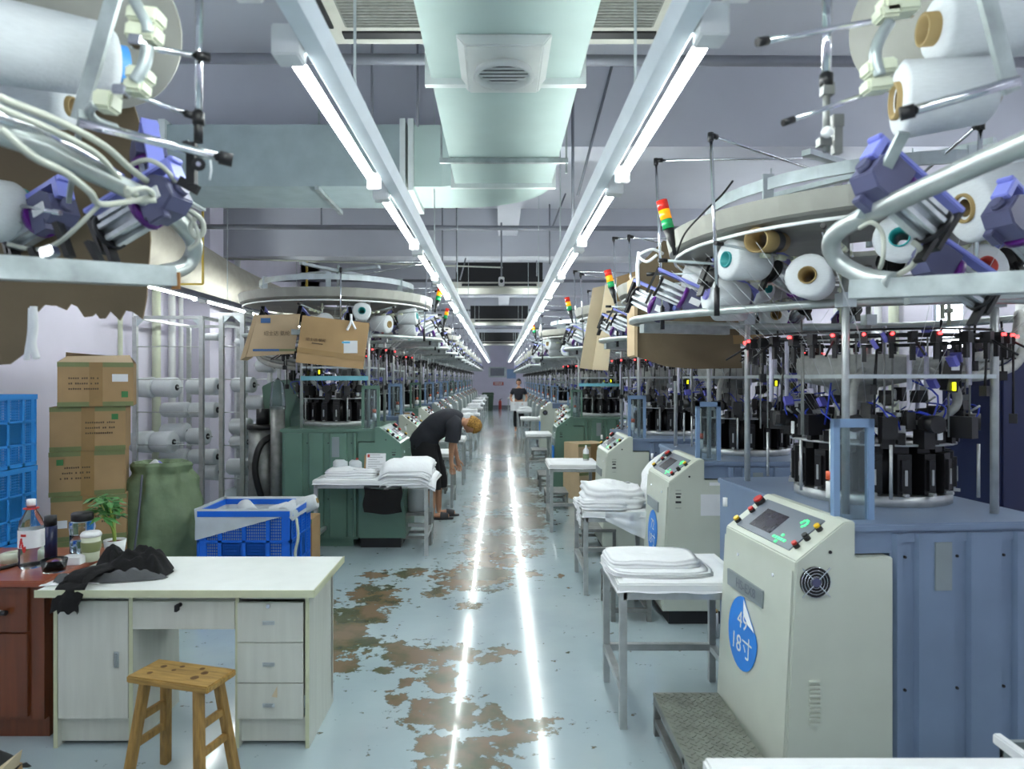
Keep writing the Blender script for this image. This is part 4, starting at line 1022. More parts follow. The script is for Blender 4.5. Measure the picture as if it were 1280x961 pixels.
# green woven sack
b = MB()
def sack(u, v):
    t = 2*PI*u; prof = [(0, .30), (.08, .37), (.3, .385), (.6, .35), (.82, .3), (.9, .235), (.97, .26), (1.0, .235), (.96, .19), (.8, .17)]
    i = v*(len(prof)-1); k = min(int(i), len(prof)-2); f = i-k; z, r = prof[k][0]*(1-f)+prof[k+1][0]*f, prof[k][1]*(1-f)+prof[k+1][1]*f
    wr = .014*math.sin(9*t+3*z)*(.3+z)+.03*nz(3.2*math.cos(t)+2*z, 3.2*math.sin(t), 7*z)+.016*math.sin(16*z+3*nz(2*math.cos(t), 2*math.sin(t), 2))*min(1, 2*z)+.045*nz(1.7*math.cos(t), 1.7*math.sin(t), 4*z)+.012*nz(3*math.cos(t), 3*math.sin(t), 16*z)
    r = r+wr; return Vector((r*math.cos(t), r*.85*math.sin(t), z*.99))
b.grid(sack, 72, 60)
g = thing('green_sack', 'bulging green woven sack behind the white desk by the left rack', 'sack', (-3.12, 6.3, 0)); b.build('sack_body', 'sack_green', g)
b = MB().tube(smooth_path([(-.27, -.2, .93), (-.31, -.22, .8), (-.32, -.18, .66), (-.36, -.1, .6)], 5), .008, 5).build('tie_string', 'sack_tie', g)
MB().tube(smooth_path([(-.03, -.28, .9), (-.03, -.33, .6), (-.06, -.36, .2)], 5), .01, 5).build('seam', 'tray_dark', g)
cone('core_violet', True, (-3.25, 6.3, .86), .4, .8, 'white cone with violet core poking out of the green sack', 'cones in the green sack', .7)
cone('core_brown', True, (-3.05, 6.25, .84), 1.2, .6, 'white cone poking out of the right of the green sack', 'cones in the green sack', .7)

# ------------------------------------------------------------------ cone racks at the left
def rack(x0, x1, y0, y1, h, label):
    g = thing('cone_rack', label, 'rack', (0, 0, 0), 0, 'tall steel cone racks at the left')
    for x in (x0, x1):
        for y in (y0, y1): MB().bar((x, y, 0), (x, y, h), .045).build('post', 'steel', g)
    MB().bar((x0, y0, h), (x1, y0, h), .035).bar((x0, y1, h), (x1, y1, h), .035).bar((x0, y0, h), (x0, y1, h), .035).bar((x1, y0, h), (x1, y1, h), .035).build('top_frame', 'steel', g)
    for k in range(6): MB().cyl((x0, y0, .3+k*.36), (x1, y0+.0, .3+k*.36), .005, 5).build('wire_bar', 'steel', g)
    MB().prism([(x0, h), (x0+.12, h), (x0, h-.12)], 'y', y0-.01, y0+.01).prism([(x1-.12, h), (x1, h), (x1, h-.12)], 'y', y0-.01, y0+.01).build('gusset', 'alu', g)
    return g
rack(-4.0, -3.27, 7.5, 8.8, 2.42, 'nearest tall steel rack of white cones by the left wall')
rack(-3.03, -2.8, 7.45, 9.0, 2.45, 'narrow steel cone rack just left of the green machine')
rack(-3.55, -3.0, 9.3, 10.6, 2.45, 'farther steel cone rack behind the sack')
pegs = thing('peg_frame', 'thin steel pegs holding the white cones on the left rack', 'rack', (0, 0, 0))
CL = [(167, 225, 484, 13), (204, 276, 512, 10), (166, 221, 552, 14), (204, 238, 540, 12), (203, 276, 570, 10), (236, 277, 483, 11), (252, 277, 589, 11), (292, 320, 481, 10), (310, 334, 503, 10), (290, 315, 533, 11), (286, 314, 583, 11), (255, 278, 421, 5), (296, 306, 428, 6), (204, 238, 512, 10), (322, 345, 457, 9), (290, 312, 552, 9), (236, 262, 545, 11)]
for i, (x0, x1, y, r) in enumerate(CL):
    Y = 8.0 if i not in (0, 2) else 7.7
    p0 = at(x0, y, Y); p1 = at(x1, y, Y); L_ = (p1-p0).length; rr = r/K*Y
    n_ = 2 if L_ > .4 else 1
    MB().cyl(p0-Vector((.04, 0, 0)), p1+Vector((.06, -.06, 0)), .008, 6).build('peg', 'steel', pegs)
    for q in range(n_):
        l_ = L_/n_; g = thing('yarn_cone', 'white cone on left rack, %s, %s%s' % (('upper row', 'middle row', 'lower row')[0 if y < 495 else 1 if y < 545 else 2], '%s column from left, %s piece' % (ORD[int((x0-160)/22)].replace('nearest', 'first'), ('inner', 'outer')[q] if n_ == 2 else 'single'), {11: ', topmost', 13: ' over another', 15: ', rear'}.get(i, '')), 'yarn cone', p0+Vector((q*l_, -.02*q, 0)), -.12, 'white cones on the left rack')
        MB().lathe([(0, .02), (.0, rr*.8), (l_*.06, rr*.9), (l_*.9, rr), (l_*.96, rr*.9), (l_*.96, .03)], (0, 0, 0), (1, 0, 0), 22).build('yarn_body', 'yarn', g)
        MB().lathe([(l_*.9, .035), (l_*.99, .035), (l_*.99, .0)], (0, 0, 0), (1, 0, 0), 12).build('cone_core', 'dark', g)
# pipes on the walls
for i, (s, y, r) in enumerate([(-1, 8.4, .05), (-1, 8.8, .045), (-1, 9.05, .03), (-1, 7.6, .025), (-1, 7.9, .025), (-1, 11, .05), (1, 7.3, .05), (1, 7.6, .04), (1, 5.5, .05), (1, 5.2, .03), (1, 8.5, .05), (1, 8.2, .03), (1, 10.8, .05), (1, 12.5, .05)]):
    tag(MB().cyl((s*(WX-.08), y, 0), (s*(WX-.08), y, CZ), r, 12).build('wall_pipe', 'white_plastic' if i % 3 else 'cream'), 'pale vertical pipe on the %s wall behind the machines' % ('left' if s < 0 else 'right'), 'pipe', 'vertical wall pipes, %s side' % ('left' if s < 0 else 'right'))
g = thing('fuse_cabinet', 'dark blue sheet metal cabinet standing by the right wall', 'cabinet', (3.35, 4.3, 0)); MB().box(-.4, .4, -.25, .25, 0, 1.95).build('cabinet_body', 'navy_dark', g, bevel=.008); MB().box(-.37, .37, -.262, -.25, .05, 1.9).build('door', 'navy_dark', g, bevel=.004)
g = thing('round_duct', 'thick pale round duct running along the left wall above rack', 'duct', (0, 0, 0))
MB().tube(smooth_path([(-3.75, 6.8, 3.3), (-3.7, 7.6, 3.15), (-3.6, 9.5, 2.95), (-3.4, 13, 2.85), (-3.4, 16, 2.85)], 6), .3, 18).build('duct_tube', 'duct_beige', g)
MB().bar((-3.95, 7.6, 2.8), (-3.3, 7.6, 2.8), .02).bar((-3.3, 7.6, 2.8), (-3.3, 7.6, CZ), .02).bar((-3.95, 11, 2.5), (-3.1, 11, 2.5), .03).bar((-3.1, 11, 2.5), (-3.1, 11, CZ), .03).build('yellow_hanger', 'yellow_pipe', g)

# ------------------------------------------------------------------ extras beside the first left machine
g = thing('dust_collector', 'grey dust collector drum with black hose left of the green machine', 'dust collector', (-2.58, 7.45, 0))
MB().cyl((0, 0, .1), (0, 0, 1.2), .15, 22).build('drum', 'steel_dark', g); MB().cyl((0, 0, 1.2), (0, 0, 1.25), .165, 22).cyl((0, 0, 1.25), (0, 0, 1.42), .07, 14).build('motor_cap', 'black', g)
MB().cyl((0, 0, 0), (0, 0, .1), .17, 18).build('base', 'dark', g)
MB().tube(smooth_path([(.16, -.02, 1.15), (.05, -.2, 1.05), (.0, -.24, .8), (.05, -.2, .5), (.12, -.1, .3)], 6), .035, 10).build('hose', 'black', g)
g = thing('vacuum_tube', 'clear plastic sleeve over steel suction tube beside the green machine', 'tube', (-2.37, 7.3, 0))
MB().cyl((0, 0, 0), (0, 0, 1.45), .075, 18).build('steel_tube', 'steel_dark', g); MB().lathe([(0, .085), (.1, .08), (.28, .065), (.34, .0)], (0, 0, 1.42), (0, 0, 2), 18).build('plastic_sleeve', 'acrylic', g)
g = thing('side_cabinet', 'tall slanted green sheet metal guard left of the first left machine', 'cabinet', (0, 0, 0))
MB().prism([(-2.42, .0), (-2.42, 1.3), (-2.25, 1.76), (-2.62, 1.72), (-2.75, 1.66), (-2.7, 1.1), (-2.6, 0)], 'y', 7.9, 8.3).build('green_guard', 'green_body', g, bevel=.01)
MB().tube(smooth_path([(-2.4, 7.9, 1.75), (-2.3, 7.75, 1.85), (-2.1, 7.7, 1.8), (-1.95, 7.75, 1.6)], 6), .04, 8).build('hose', 'black', g)
# hung cardboard sheets
def sheet(name, pts, Y, t, m, label, cat='cardboard', group=None, tilt=0):
    P = [at(x, y, Y) for x, y in pts]; b = MB()
    n = len(P); f = lambda p, e: (p.x, p.y+e+tilt*(p.x-P[0].x), p.z)
    b.add([f(p, 0) for p in P]+[f(p, t) for p in P], [tuple(range(n)), tuple(range(2*n-1, n-1, -1))]+[(i, n+i, n+(i+1) % n, (i+1) % n) for i in range(n)])
    return tag(b.build(name, m), label, cat, group)
o = sheet('cardboard_sheet', [(378, 394), (458, 402), (450, 461), (370, 453)], 6.5, .012, 'card', 'brown printed cardboard box face tied to the first left creel', tilt=.25)
def on_sheet(px, py, tilt=.25, x0=378, Y=6.5): p = at(px, py, Y); return (p.x, p.y-.004+tilt*(p.x-at(x0, 394, Y).x), p.z)
text('printed_words', '绍士达 氨纶', .036, basis(on_sheet(394, 425), (1, .25, -.1), (0, 0, 1)), 'print_dark', o)
p = on_sheet(431, 433); MB().box(p[0]-.1, p[0]+.1, p[1]-.004, p[1]+.002, p[2]-.06, p[2]+.06).build('paper_label', 'label_white', o); MB().box(p[0]-.09, p[0]+.03, p[1]-.008, p[1]-.004, p[2]+.035, p[2]+.052).build('cyan_strip', 'label_cyan', o)
MB().bar(on_sheet(389, 428.5), on_sheet(402, 430), .003, .012).build('printed_bar', 'print_dark', o)
q = MB()
for (a, b_) in (((372, 437), (452, 448)),): q.bar(on_sheet(*a), on_sheet(*b_), .004, .05)
q.build('tape_band', 'card_tape', o)
b = MB(); p = Vector(on_sheet(436, 399)); b.tube(smooth_path([p, p+Vector((.0, -.03, -.03)), p+Vector((-.03, -.04, -.1))], 4), .012, 6).tube(smooth_path([p, p+Vector((.02, -.03, -.03)), p+Vector((.05, -.04, -.09))], 4), .012, 6).tube([p, p+Vector((0, .0, .06))], .012, 6); b.build('white_tie', 'cloth_white', o)
o = sheet('cardboard_sheet', [(322, 394), (377, 393), (369, 442), (307, 446)], 6.85, .012, 'card_light', 'pale printed cardboard box side tied to the first left creel', tilt=-.12)
text('printed_words', '绍士达 氨纶', .052, basis(at(346, 417, 6.8), (1, -.12, 0), (0, 0, 1)), 'print_dark', o)
MB().bar(at(316, 437.5, 6.8), at(349, 437.5, 6.79), .004, .022).build('blue_stripe', 'print_blue', o); MB().bar(at(349, 437.5, 6.79), at(370, 437.5, 6.75), .004, .022).build('green_stripe', 'tape_green', o)
MB().bar(at(326, 400.5, 6.8), at(338, 400.5, 6.79), .004, .05).build('blue_mark', 'print_blue', o)
sheet('cardboard_sheet', [(300, 450), (307, 446), (322, 394), (318, 392)], 6.9, .2, 'card_light', 'narrow folded edge of the pale cardboard on the first left creel')
sheet('cardboard_sheet', [(797, 345), (800, 330), (830, 300), (920, 330), (930, 460), (868, 461), (833, 458), (797, 446)], 4.42, .012, 'card_dark', 'large dark cardboard sheet hung behind the second right creel tip', tilt=.05)
sheet('cardboard_sheet', [(793, 345), (797, 345), (797, 446), (793, 444)], 4.4, .25, 'card_light', 'thin pale edge flap of the large dark cardboard sheet on the right')
sheet('cardboard_sheet', [(741, 360), (757, 356), (741, 462), (724, 460)], 6.6, .012, 'card_pale', 'long pale cardboard strip hanging by the right row, the left one', tilt=.3)
sheet('cardboard_sheet', [(757, 356), (771, 347), (760, 463), (741, 462)], 6.55, .012, 'card_pale', 'long pale cardboard strip hanging by the right row, the right one', tilt=-.3)
sheet('cardboard_sheet', [(758, 350), (798, 338), (796, 392), (765, 398)], 6.9, .012, 'card', 'brown cardboard sheet behind the pale hanging strips')
b = MB(); p = at(799, 315, 4.0)
b.tube(smooth_path([p, p+Vector((-.01, 0, -.09)), p+Vector((-.005, 0, -.2))], 4), .012, 6).tube(smooth_path([p+Vector((.14, 0, -.01)), p+Vector((.07, -.03, .01)), p+Vector((0, 0, -.02)), p+Vector((.04, -.02, -.06)), p+Vector((.1, -.02, -.02))], 5), .009, 6)
tag(b.build('white_rag', 'cloth_white'), 'knotted white rag strip tied to the nearest right machine creel', 'rag')
g = sheet('wood_tag_board', [(916, 419), (955, 418), (955, 428), (917, 430)], 4.45, .01, 'card_tape', 'small brown written strip taped to the second right creel arm', 'sign')

p0, p1 = at(945, 300, 2.95), at(994, 305, 3.25); dd = (p1-p0).normalized()
g = thing('empty_cone_tube', 'empty brown cone tube with a dark band on nearest right creel', 'cone tube', p0)
MB().lathe([(0, .048), (0, .055), (.26, .045), (.26, .04), (0, .048)], (0, 0, 0), dd, 24).build('tube_body', 'core_brown', g); MB().lathe([(.13, .0512), (.2, .0486)], (0, 0, 0), dd, 24).build('dark_band', 'dark', g)
tag(MB().tube(smooth_path([at(846, 318, 3.3), at(856, 292, 3.2), at(880, 265, 3.1), at(902, 244, 3.1), at(916, 226, 3.1)], 6), .005, 6).build('black_cable', 'black'), 'thin black cable rising from the signal tower to the nearest right creel', 'cable')
# ------------------------------------------------------------------ foreground creel tips
def P3(*a): return [at(*p) for p in a]
def fg_cone(label, a, b_, r0, r1, core, core_len, openside, ring=None, seg=36, mc='core_brown'):
    """a, b_: ends of the yarn body as world points"""
    g = thing('yarn_cone', label, 'yarn cone', a, 0, 'large yarn cones in the foreground'); d = b_-a; L_ = d.length; dn = d.normalized()
    MB().lathe([(0, .03), (0, r0*.86), (L_*.05, r0), (L_*.93, r1), (L_, r1*.82), (L_, .03)], (0, 0, 0), dn, seg).build('yarn_body', 'yarn', g)
    k = MB(); k.lathe([(-core_len, .0401*core), (-core_len, .05*core), (L_+core_len, .045*core), (L_+core_len, .037*core), (L_*.5, .035*core)], (0, 0, 0), dn, 28)
    k.lathe([(-core_len, .0401*core), (L_*.5, .035*core)], (0, 0, 0), dn, 28); k.build('cone_core', mc, g)
    return g
# left
g = thing('creel_frame', 'creel pipe frame with bundled cables hanging close at upper left', 'creel frame', (0, 0, 0))
MB().tube(smooth_path(P3((-420, 60, 1.0), (0, 166, 1.3), (100, 208, 1.52), (190, 252, 1.76), (230, 285, 1.95), (243, 308, 2.02), (232, 332, 2.02), (200, 342, 1.9)), 7), .024, 14).build('ring_pipe', 'pipe_alu', g)
MB().tube(smooth_path(P3((-420, 30, .98), (0, 146, 1.28), (80, 180, 1.5), (150, 222, 1.72)), 7), .014, 10).build('thin_pipe', 'chrome', g)
MB().bar(at(-300, 318, 1.2), at(214, 346, 1.85), .052, .052, up=(0, 0, 1)).build('square_arm', 'galv', g)
MB().cyl((-1.75, 1.2, 0), (-1.75, 1.2, 2.3), .03, 10).build('post', 'steel', g)
MB().bar((-1.75, 1.2, 2.12), at(-300, 318, 1.2), .04).bar((-1.75, 1.2, 2.3), at(-420, 60, 1.0), .04).build('post_bracket', 'steel', g)
c = MB()
for pts, r in ((((-40, 95, 1.15), (0, 122, 1.22), (70, 150, 1.38), (130, 182, 1.52), (168, 215, 1.66), (215, 250, 1.85), (240, 285, 1.95)), .008), (((-40, 110, 1.15), (0, 135, 1.2), (70, 165, 1.36), (120, 192, 1.5), (150, 225, 1.62), (172, 250, 1.7)), .007), (((0, 160, 1.15), (40, 195, 1.2), (80, 215, 1.3), (112, 240, 1.4), (125, 255, 1.5), (160, 252, 1.6), (190, 245, 1.65), (180, 235, 1.6), (160, 240, 1.55)), .007), (((165, 205, 1.7), (185, 200, 1.68), (205, 210, 1.7), (220, 230, 1.75), (222, 245, 1.85)), .006), (((125, 255, 1.5), (95, 285, 1.5), (70, 305, 1.55), (45, 312, 1.6), (10, 305, 1.6)), .005), (((236, 262, 1.85), (252, 275, 1.86), (254, 290, 1.87), (245, 297, 1.87), (238, 285, 1.86), (245, 270, 1.86)), .007), (((228, 262, 1.85), (243, 280, 1.86), (248, 300, 1.87), (235, 312, 1.87)), .006), (((172, 245, 1.62), (158, 235, 1.6), (165, 250, 1.62), (195, 250, 1.65)), .007)):
    c.tube(smooth_path(P3(*pts), 5), r, 8)
c.build('cables', 'cable', g)['kind'] = 'stuff'
MB().bar(at(150, -30, 1.5), at(98, 150, 1.56), .032, .012, up=(0, 1, 0)).build('flat_bar', 'galv', g)
MB().bar(at(102, 142, 1.52), at(86, 250, 1.9), .012, .02).build('flat_bar', 'galv', g)
MB().tube(smooth_path(P3((160, -15, 1.5), (172, 8, 1.5), (183, 28, 1.5), (185, 42, 1.5)), 5), .0125, 10).build('curved_pipe', 'galv', g)
MB().tube(smooth_path(P3((184, 58, 1.5), (182, 75, 1.5), (176, 90, 1.5), (168, 102, 1.5)), 5), .014, 10).build('curved_pipe', 'galv', g)
MB().tube(smooth_path(P3((120, 130, 1.5), (112, 138, 1.52), (120, 150, 1.55), (145, 160, 1.6)), 5), .01, 8).build('curved_pipe', 'galv', g)
for (x, y, w_, h) in ((183, 22, .072, .034), (181, 43, .07, .036), (176, 95, .05, .03), (172, 110, .045, .03), (134, 128, .045, .042)):
    b = MB(); b.cbox(at(x, y, 1.52), (w_, .05, h), Matrix.Rotation(.12, 3, 'Y')); b.build('cream_clamp', 'cream', g, bevel=.006)
for (a, b_, r, cap) in (((164, 56, 1.5), (255, 71, 1.6), .007, 1), ((150, 112, 1.52), (241, 145, 1.62), .0055, 1), ((100, 153, 1.5), (284, 199, 1.62), .0105, 1), ((249, -30, 1.62), (248, 150, 1.62), .009, 1), ((28, 258, 2.0), (75, 266, 1.95), .008, 0)):
    p0, p1 = at(*a), at(*b_); d = (p1-p0).normalized(); b = MB().cyl(p0, p1, r, 10)
    if cap: b.cyl(p1-d*.018, p1+d*.012, r*1.5, 10, mi=1)
    b.build('guide_rod', ['chrome', 'black'], g)
b = MB().cyl(at(248, 146, 1.62), at(248, 178, 1.62), .011, 8).cbox(at(240, 205, 1.62), (.02, .02, .1)).cbox(at(238, 192, 1.62), (.014, .016, .06), Matrix.Rotation(-.35, 3, 'Y')).cyl(at(248, 205, 1.6), at(248, 205, 1.64), .016, 12).cbox(at(236, 232, 1.62), (.05, .014, .022), Matrix.Rotation(.5, 3, 'Y'))
b.build('thread_guide_bracket', 'black', g); MB().cyl(at(248, 205, 1.595), at(248, 205, 1.6), .006, 8).build('screw', 'chrome', g)
for (x, y) in ((172, 52), (152, 114), (62, 315)): MB().cbox(at(x, y, 1.49), (.03, .03, .022), Matrix.Rotation(-.3 if y > 300 else .1, 3, 'Y')).build('rod_clamp', 'chrome', g, bevel=.003)
MB().tube(P3((263, 200, 1.6), (264, 212, 1.6), (262, 225, 1.6)), .003, 5).build('loose_thread', 'yarn', g)
MB().cyl(at(118, 30, 1.98), at(121, 30, 2.0), .232, 40).build('guard_disc', 'dish', g)
f = feeder(g, at(167, 272, 1.78), -.25, .42, True, 1.0001); f2 = feeder(g, at(40, 282, 2.05), -.4, .3, True, 1.0); f3 = feeder(g, at(190, 225, 1.98), 2.2, .9, True, 1.0)
b = MB().cbox(at(80, 300, 1.7), (.014, .03, .09), Matrix.Rotation(-.35, 3, 'Y')).cbox(at(48, 325, 1.6), (.014, .03, .06), Matrix.Rotation(-.4, 3, 'Y')).cbox(at(120, 318, 1.7), (.013, .03, .07), Matrix.Rotation(-.5, 3, 'Y'))
b.build('black_lever', 'black', g)
MB().cbox(at(220, 351, 1.84), (.022, .006, .045)).build('wooden_tag', 'wood_tag', g)
fg_cone('huge white yarn cone with blue paper core at the upper left', at(-90, 36, 1.5), at(142, 78, 1.75), .098, .09, 1.0, .03, 1, mc='core_blue')
fg_cone('paler white cone partly hidden below the huge upper left cone', at(-60, 118, 1.95), at(88, 133, 1.95), .072, .066, .6, .01, 1)
fg_cone('white cone with teal core ring cut by the left edge', at(-60, 262, 1.9), at(19, 264, 2.08), .1, .088, 1.6, .02, 1, mc='teal')
rnd = random.Random(9)
edge = [(178, 399)]
x = 172
while x > 42: edge.append((x, 386+rnd.uniform(-6, 8)+(8 if 100 < x < 178 else -2))); x -= rnd.uniform(4, 10)
sheet('cardboard_sheet', [(-30, 135), (60, 135), (166, 128), (180, 172), (188, 300), (183, 372)]+edge+[(38, 388), (32, 440), (12, 455), (-30, 458)], 2.12, .006, 'card_dark', 'torn brown cardboard sheet hanging behind the upper left creel')  # shade of this back-lit sheet is put into its dark colour
b = MB(); b.tube(smooth_path(P3((42, 383, 2.02), (43, 410, 2.02), (41, 430, 2.02), (46, 448, 2.02)), 5), .01, 8).tube(smooth_path(P3((39, 385, 2.02), (38, 415, 2.02), (35, 436, 2.02), (33, 450, 2.02)), 5), .008, 8)
tag(b.build('white_rag', 'cloth_white'), 'thin white rag hanging under the torn cardboard at left', 'rag')
# right
g = thing('creel_frame', 'creel pipe frame hanging close at the upper right', 'creel frame', (0, 0, 0))
MB().tube(smooth_path(P3((1560, 60, 1.0), (1280, 180, 1.38), (1200, 215, 1.52), (1120, 252, 1.72), (1062, 280, 1.92), (1040, 300, 2.0), (1046, 325, 2.03), (1080, 345, 1.97), (1118, 352, 1.85)), 7), .026, 14).build('ring_pipe', 'pipe_alu', g)
MB().bar(at(1066, 362, 1.95), at(1500, 343, 1.4), .052, .052, up=(0, 0, 1)).build('square_arm', 'galv', g)
MB().cyl((1.75, 1.2, 0), (1.75, 1.2, 2.3), .03, 10).build('post', 'steel', g)
MB().bar((1.75, 1.2, 2.0), at(1500, 343, 1.4), .04).bar((1.75, 1.2, 2.25), at(1560, 60, 1.0), .04).build('post_bracket', 'steel', g)
MB().bar(at(1130, 165, 1.66), at(1076, 272, 1.82), .028, .012, up=(0, 1, 0)).build('flat_strap', 'galv', g)
MB().bar(at(1226, -30, 1.5), at(1264, 115, 1.56), .036, .014, up=(0, 1, 0)).build('flat_bar', 'galv', g)
MB().tube(smooth_path(P3((1112, 28, 1.6), (1100, 48, 1.6), (1094, 70, 1.6), (1100, 95, 1.6)), 5), .0135, 10).build('curved_pipe', 'galv', g)
MB().tube(smooth_path(P3((1075, 285, 1.85), (1090, 278, 1.8), (1103, 292, 1.8), (1104, 320, 1.8), (1100, 335, 1.85)), 5), .006, 8).tube(smooth_path(P3((1140, 302, 1.8), (1150, 312, 1.8), (1140, 332, 1.85), (1120, 345, 1.85)), 5), .008, 8).build('cables', 'cable', g)['kind'] = 'stuff'
for (x, y, w_, h) in ((1122, 8, .085, .045), (1108, 18, .05, .03), (1098, 86, .07, .034), (1095, 108, .06, .03)):
    MB().cbox(at(x, y, 1.62), (w_, .05, h), Matrix.Rotation(-.12, 3, 'Y')).build('cream_clamp', 'cream', g, bevel=.006)
for (a, b_, r) in (((1140, 18, 1.72), (952, 52, 1.6), .0075), ((1100, 112, 1.65), (984, 152, 1.62), .006), ((1275, 100, 1.5), (1132, 141, 1.6), .0115), ((1034, -30, 1.7), (1033, 102, 1.7), .0115)):
    p0, p1 = at(*a), at(*b_); d = (p1-p0).normalized(); MB().cyl(p0, p1, r, 10).cyl(p1-d*.018, p1+d*.012, r*1.4, 10, mi=1).build('guide_rod', ['chrome', 'black'], g)
MB().cyl(at(1033, 100, 1.7), at(1033, 190, 1.7), .009, 8).cbox(at(1034, 112, 1.7), (.028, .022, .03)).cbox(at(1046, 152, 1.7), (.025, .025, .03)).cbox(at(1030, 178, 1.7), (.03, .025, .02)).cbox(at(1046, 175, 1.7), (.02, .02, .07)).build('thread_guide_bracket', 'steel_dark', g)
MB().sphere(at(1034, 165, 1.67), .014).build('white_pulley', 'white_plastic', g)
MB().cyl(at(1152, 28, 2.02), at(1155, 28, 2.04), .2, 40).build('guard_disc', 'dish', g)
feeder(g, at(1137, 258, 1.78), PI+.2, .62, True, 1.05); feeder(g, at(1200, 352, 2.2), PI+.1, .55, True, 1.05); feeder(g, at(1290, 300, 2.0), PI+.3, .6, True, 1.05)
fg_cone('big white cone with hollow brown core at the upper right corner', at(1168, 36, 1.8), at(1350, 20, 1.76), .088, .083, .85, .03, -1)
fg_cone('squat white cone below the upper right corner cone', at(1122, 126, 1.86), at(1240, 112, 1.8), .102, .085, 1., .012, -1)
fg_cone('greyish white cone behind the blue feeder arm at right', at(1206, 260, 2.3), at(1300, 240, 2.3), .12, .11, 1., .01, -1)

# ------------------------------------------------------------------ white desk
k = .003787; Yd = 3.23
DXv = lambda px: (px-VX)/K*Yd
DZv = lambda py: EYE-(py-VY)/K*Yd
g = thing('office_desk', 'white wooden office desk with three drawers and a cupboard door', 'desk', (0, 0, 0))
xl, xr, yb = -2.11, -.9, 3.7
MB().box(-2.155, -.862, 3.17, 3.78, .735, .765).build('desk_top', 'desk_white', g, bevel=.004)
MB().box(-2.157, -.86, 3.165, 3.17, .733, .767).box(-.862, -.857, 3.165, 3.78, .733, .767).build('edge_band', 'desk_edge', g)
for (a, b_) in ((xl, xl+.018), (DXv(161), DXv(161)+.018), (DXv(294), DXv(294)+.018), (xr-.018, xr)):
    o = MB().box(a, b_, Yd+.004, yb, .0, .735).build('side_panel', 'desk_body', g); MB().box(a, b_, Yd, Yd+.004, .0, .735).build('edge_band', 'desk_edge', o)
MB().box(xl+.018, xr-.018, Yd+.02, Yd+.04, .70, .735).build('front_rail', 'desk_body', g)
MB().box(xl+.018, DXv(161), 3.66, 3.68, .05, .735).build('back_panel', 'desk_body', g); MB().box(DXv(294), xr, 3.66, 3.68, .05, .735).build('back_panel', 'desk_body', g)
MB().box(DXv(161), DXv(294), 3.6, 3.618, .46, .735).build('modesty_panel', 'desk_body', g)
MB().box(xl+.018, DXv(161), Yd+.03, Yd+.048, 0.02, .135).build('kick_board', 'desk_body', g); MB().box(DXv(294)+.018, xr-.018, Yd+.03, Yd+.048, 0.02, .135).build('kick_board', 'desk_body', g)
d = MB().box(xl+.022, DXv(161)-.003, Yd-.002, Yd+.016, .14, .695).build('door', 'desk_body', g, bevel=.001)
def pull(x, z, par, vert=False):
    w_, h = (.058, .02) if not vert else (.024, .075)
    mb = MB().box(x-w_/2, x+w_/2, Yd-.006, Yd-.002, z-h/2, z+h/2)
    if vert: mb.box(x-.006, x+.006, Yd-.014, Yd-.006, z-.03, z+.03)
    else: mb.box(x-w_/2+.006, x+w_/2-.006, Yd-.014, Yd-.006, z-.004, z+.006)
    mb.build('handle', 'label_white' if 0 else 'alu', par, bevel=.0015)
pull(DXv(146), DZv(824), d, True)
c = MB().box(DXv(161)+.02, DXv(294)-.002, Yd-.004, Yd+.014, .565, .695).build('drawer', 'desk_body', g, bevel=.001)
MB().cyl((DXv(226), Yd-.004, DZv(755)), (DXv(226), Yd-.012, DZv(755)), .01, 12).cbox((DXv(226)-.004, Yd-.03, DZv(757)), (.012, .03, .03)).build('key', 'dark', c)
for i, (z0, z1) in enumerate(((.503, .69), (.312, .499), (.14, .308))):
    o = MB().box(DXv(297), DXv(380)-.004, Yd-.004, Yd+.014, z0, z1).build('drawer', 'desk_body', g, bevel=.001)
    pull(DXv(336), (DZv(778), DZv(830), DZv(881))[i], o)
    if i == 0: MB().cyl((DXv(336), Yd-.004, DZv(757)), (DXv(336), Yd-.012, DZv(757)), .01, 14).build('lock', 'chrome', o)
    if i == 2: MB().prism([(DXv(340), DZv(870)), (DXv(347), DZv(857)), (DXv(347), DZv(871))], 'y', Yd-.006, Yd-.004).build('chipped_spot', 'card_pale', o)
# ------------------------------------------------------------------ brown desk
g = thing('brown_desk', 'reddish brown wooden desk cut by the left edge of the picture', 'desk', (0, 0, 0))
MB().box(-3.4, -2.165, 3.25, 3.9, .755, .785).build('desk_top', 'wood_brown_top', g, bevel=.004)
MB().box(-3.36, -2.2, 3.3, 3.85, .1, .755).box(-3.36, -2.2, 3.34, 3.85, 0, .1).build('carcass', 'wood_brown', g)
o = MB().box(-3.3, -2.27, 3.284, 3.3, .53, .745).build('drawer', 'wood_brown', g, bevel=.002)
MB().cyl((-2.42, 3.284, .715), (-2.42, 3.276, .715), .009, 12).build('lock', 'steel_dark', o); MB().cyl((-2.55, 3.26, .63), (-2.36, 3.26, .63), .011, 12).cyl((-2.38, 3.26, .63), (-2.355, 3.26, .63), .0125, 12, mi=1).box(-2.41, -2.39, 3.26, 3.284, .625, .635).build('handle', ['label_white', 'dark'], o)
MB().box(-3.3, -2.27, 3.284, 3.3, .12, .52).build('door', 'wood_brown', g, bevel=.002)
TB = .785
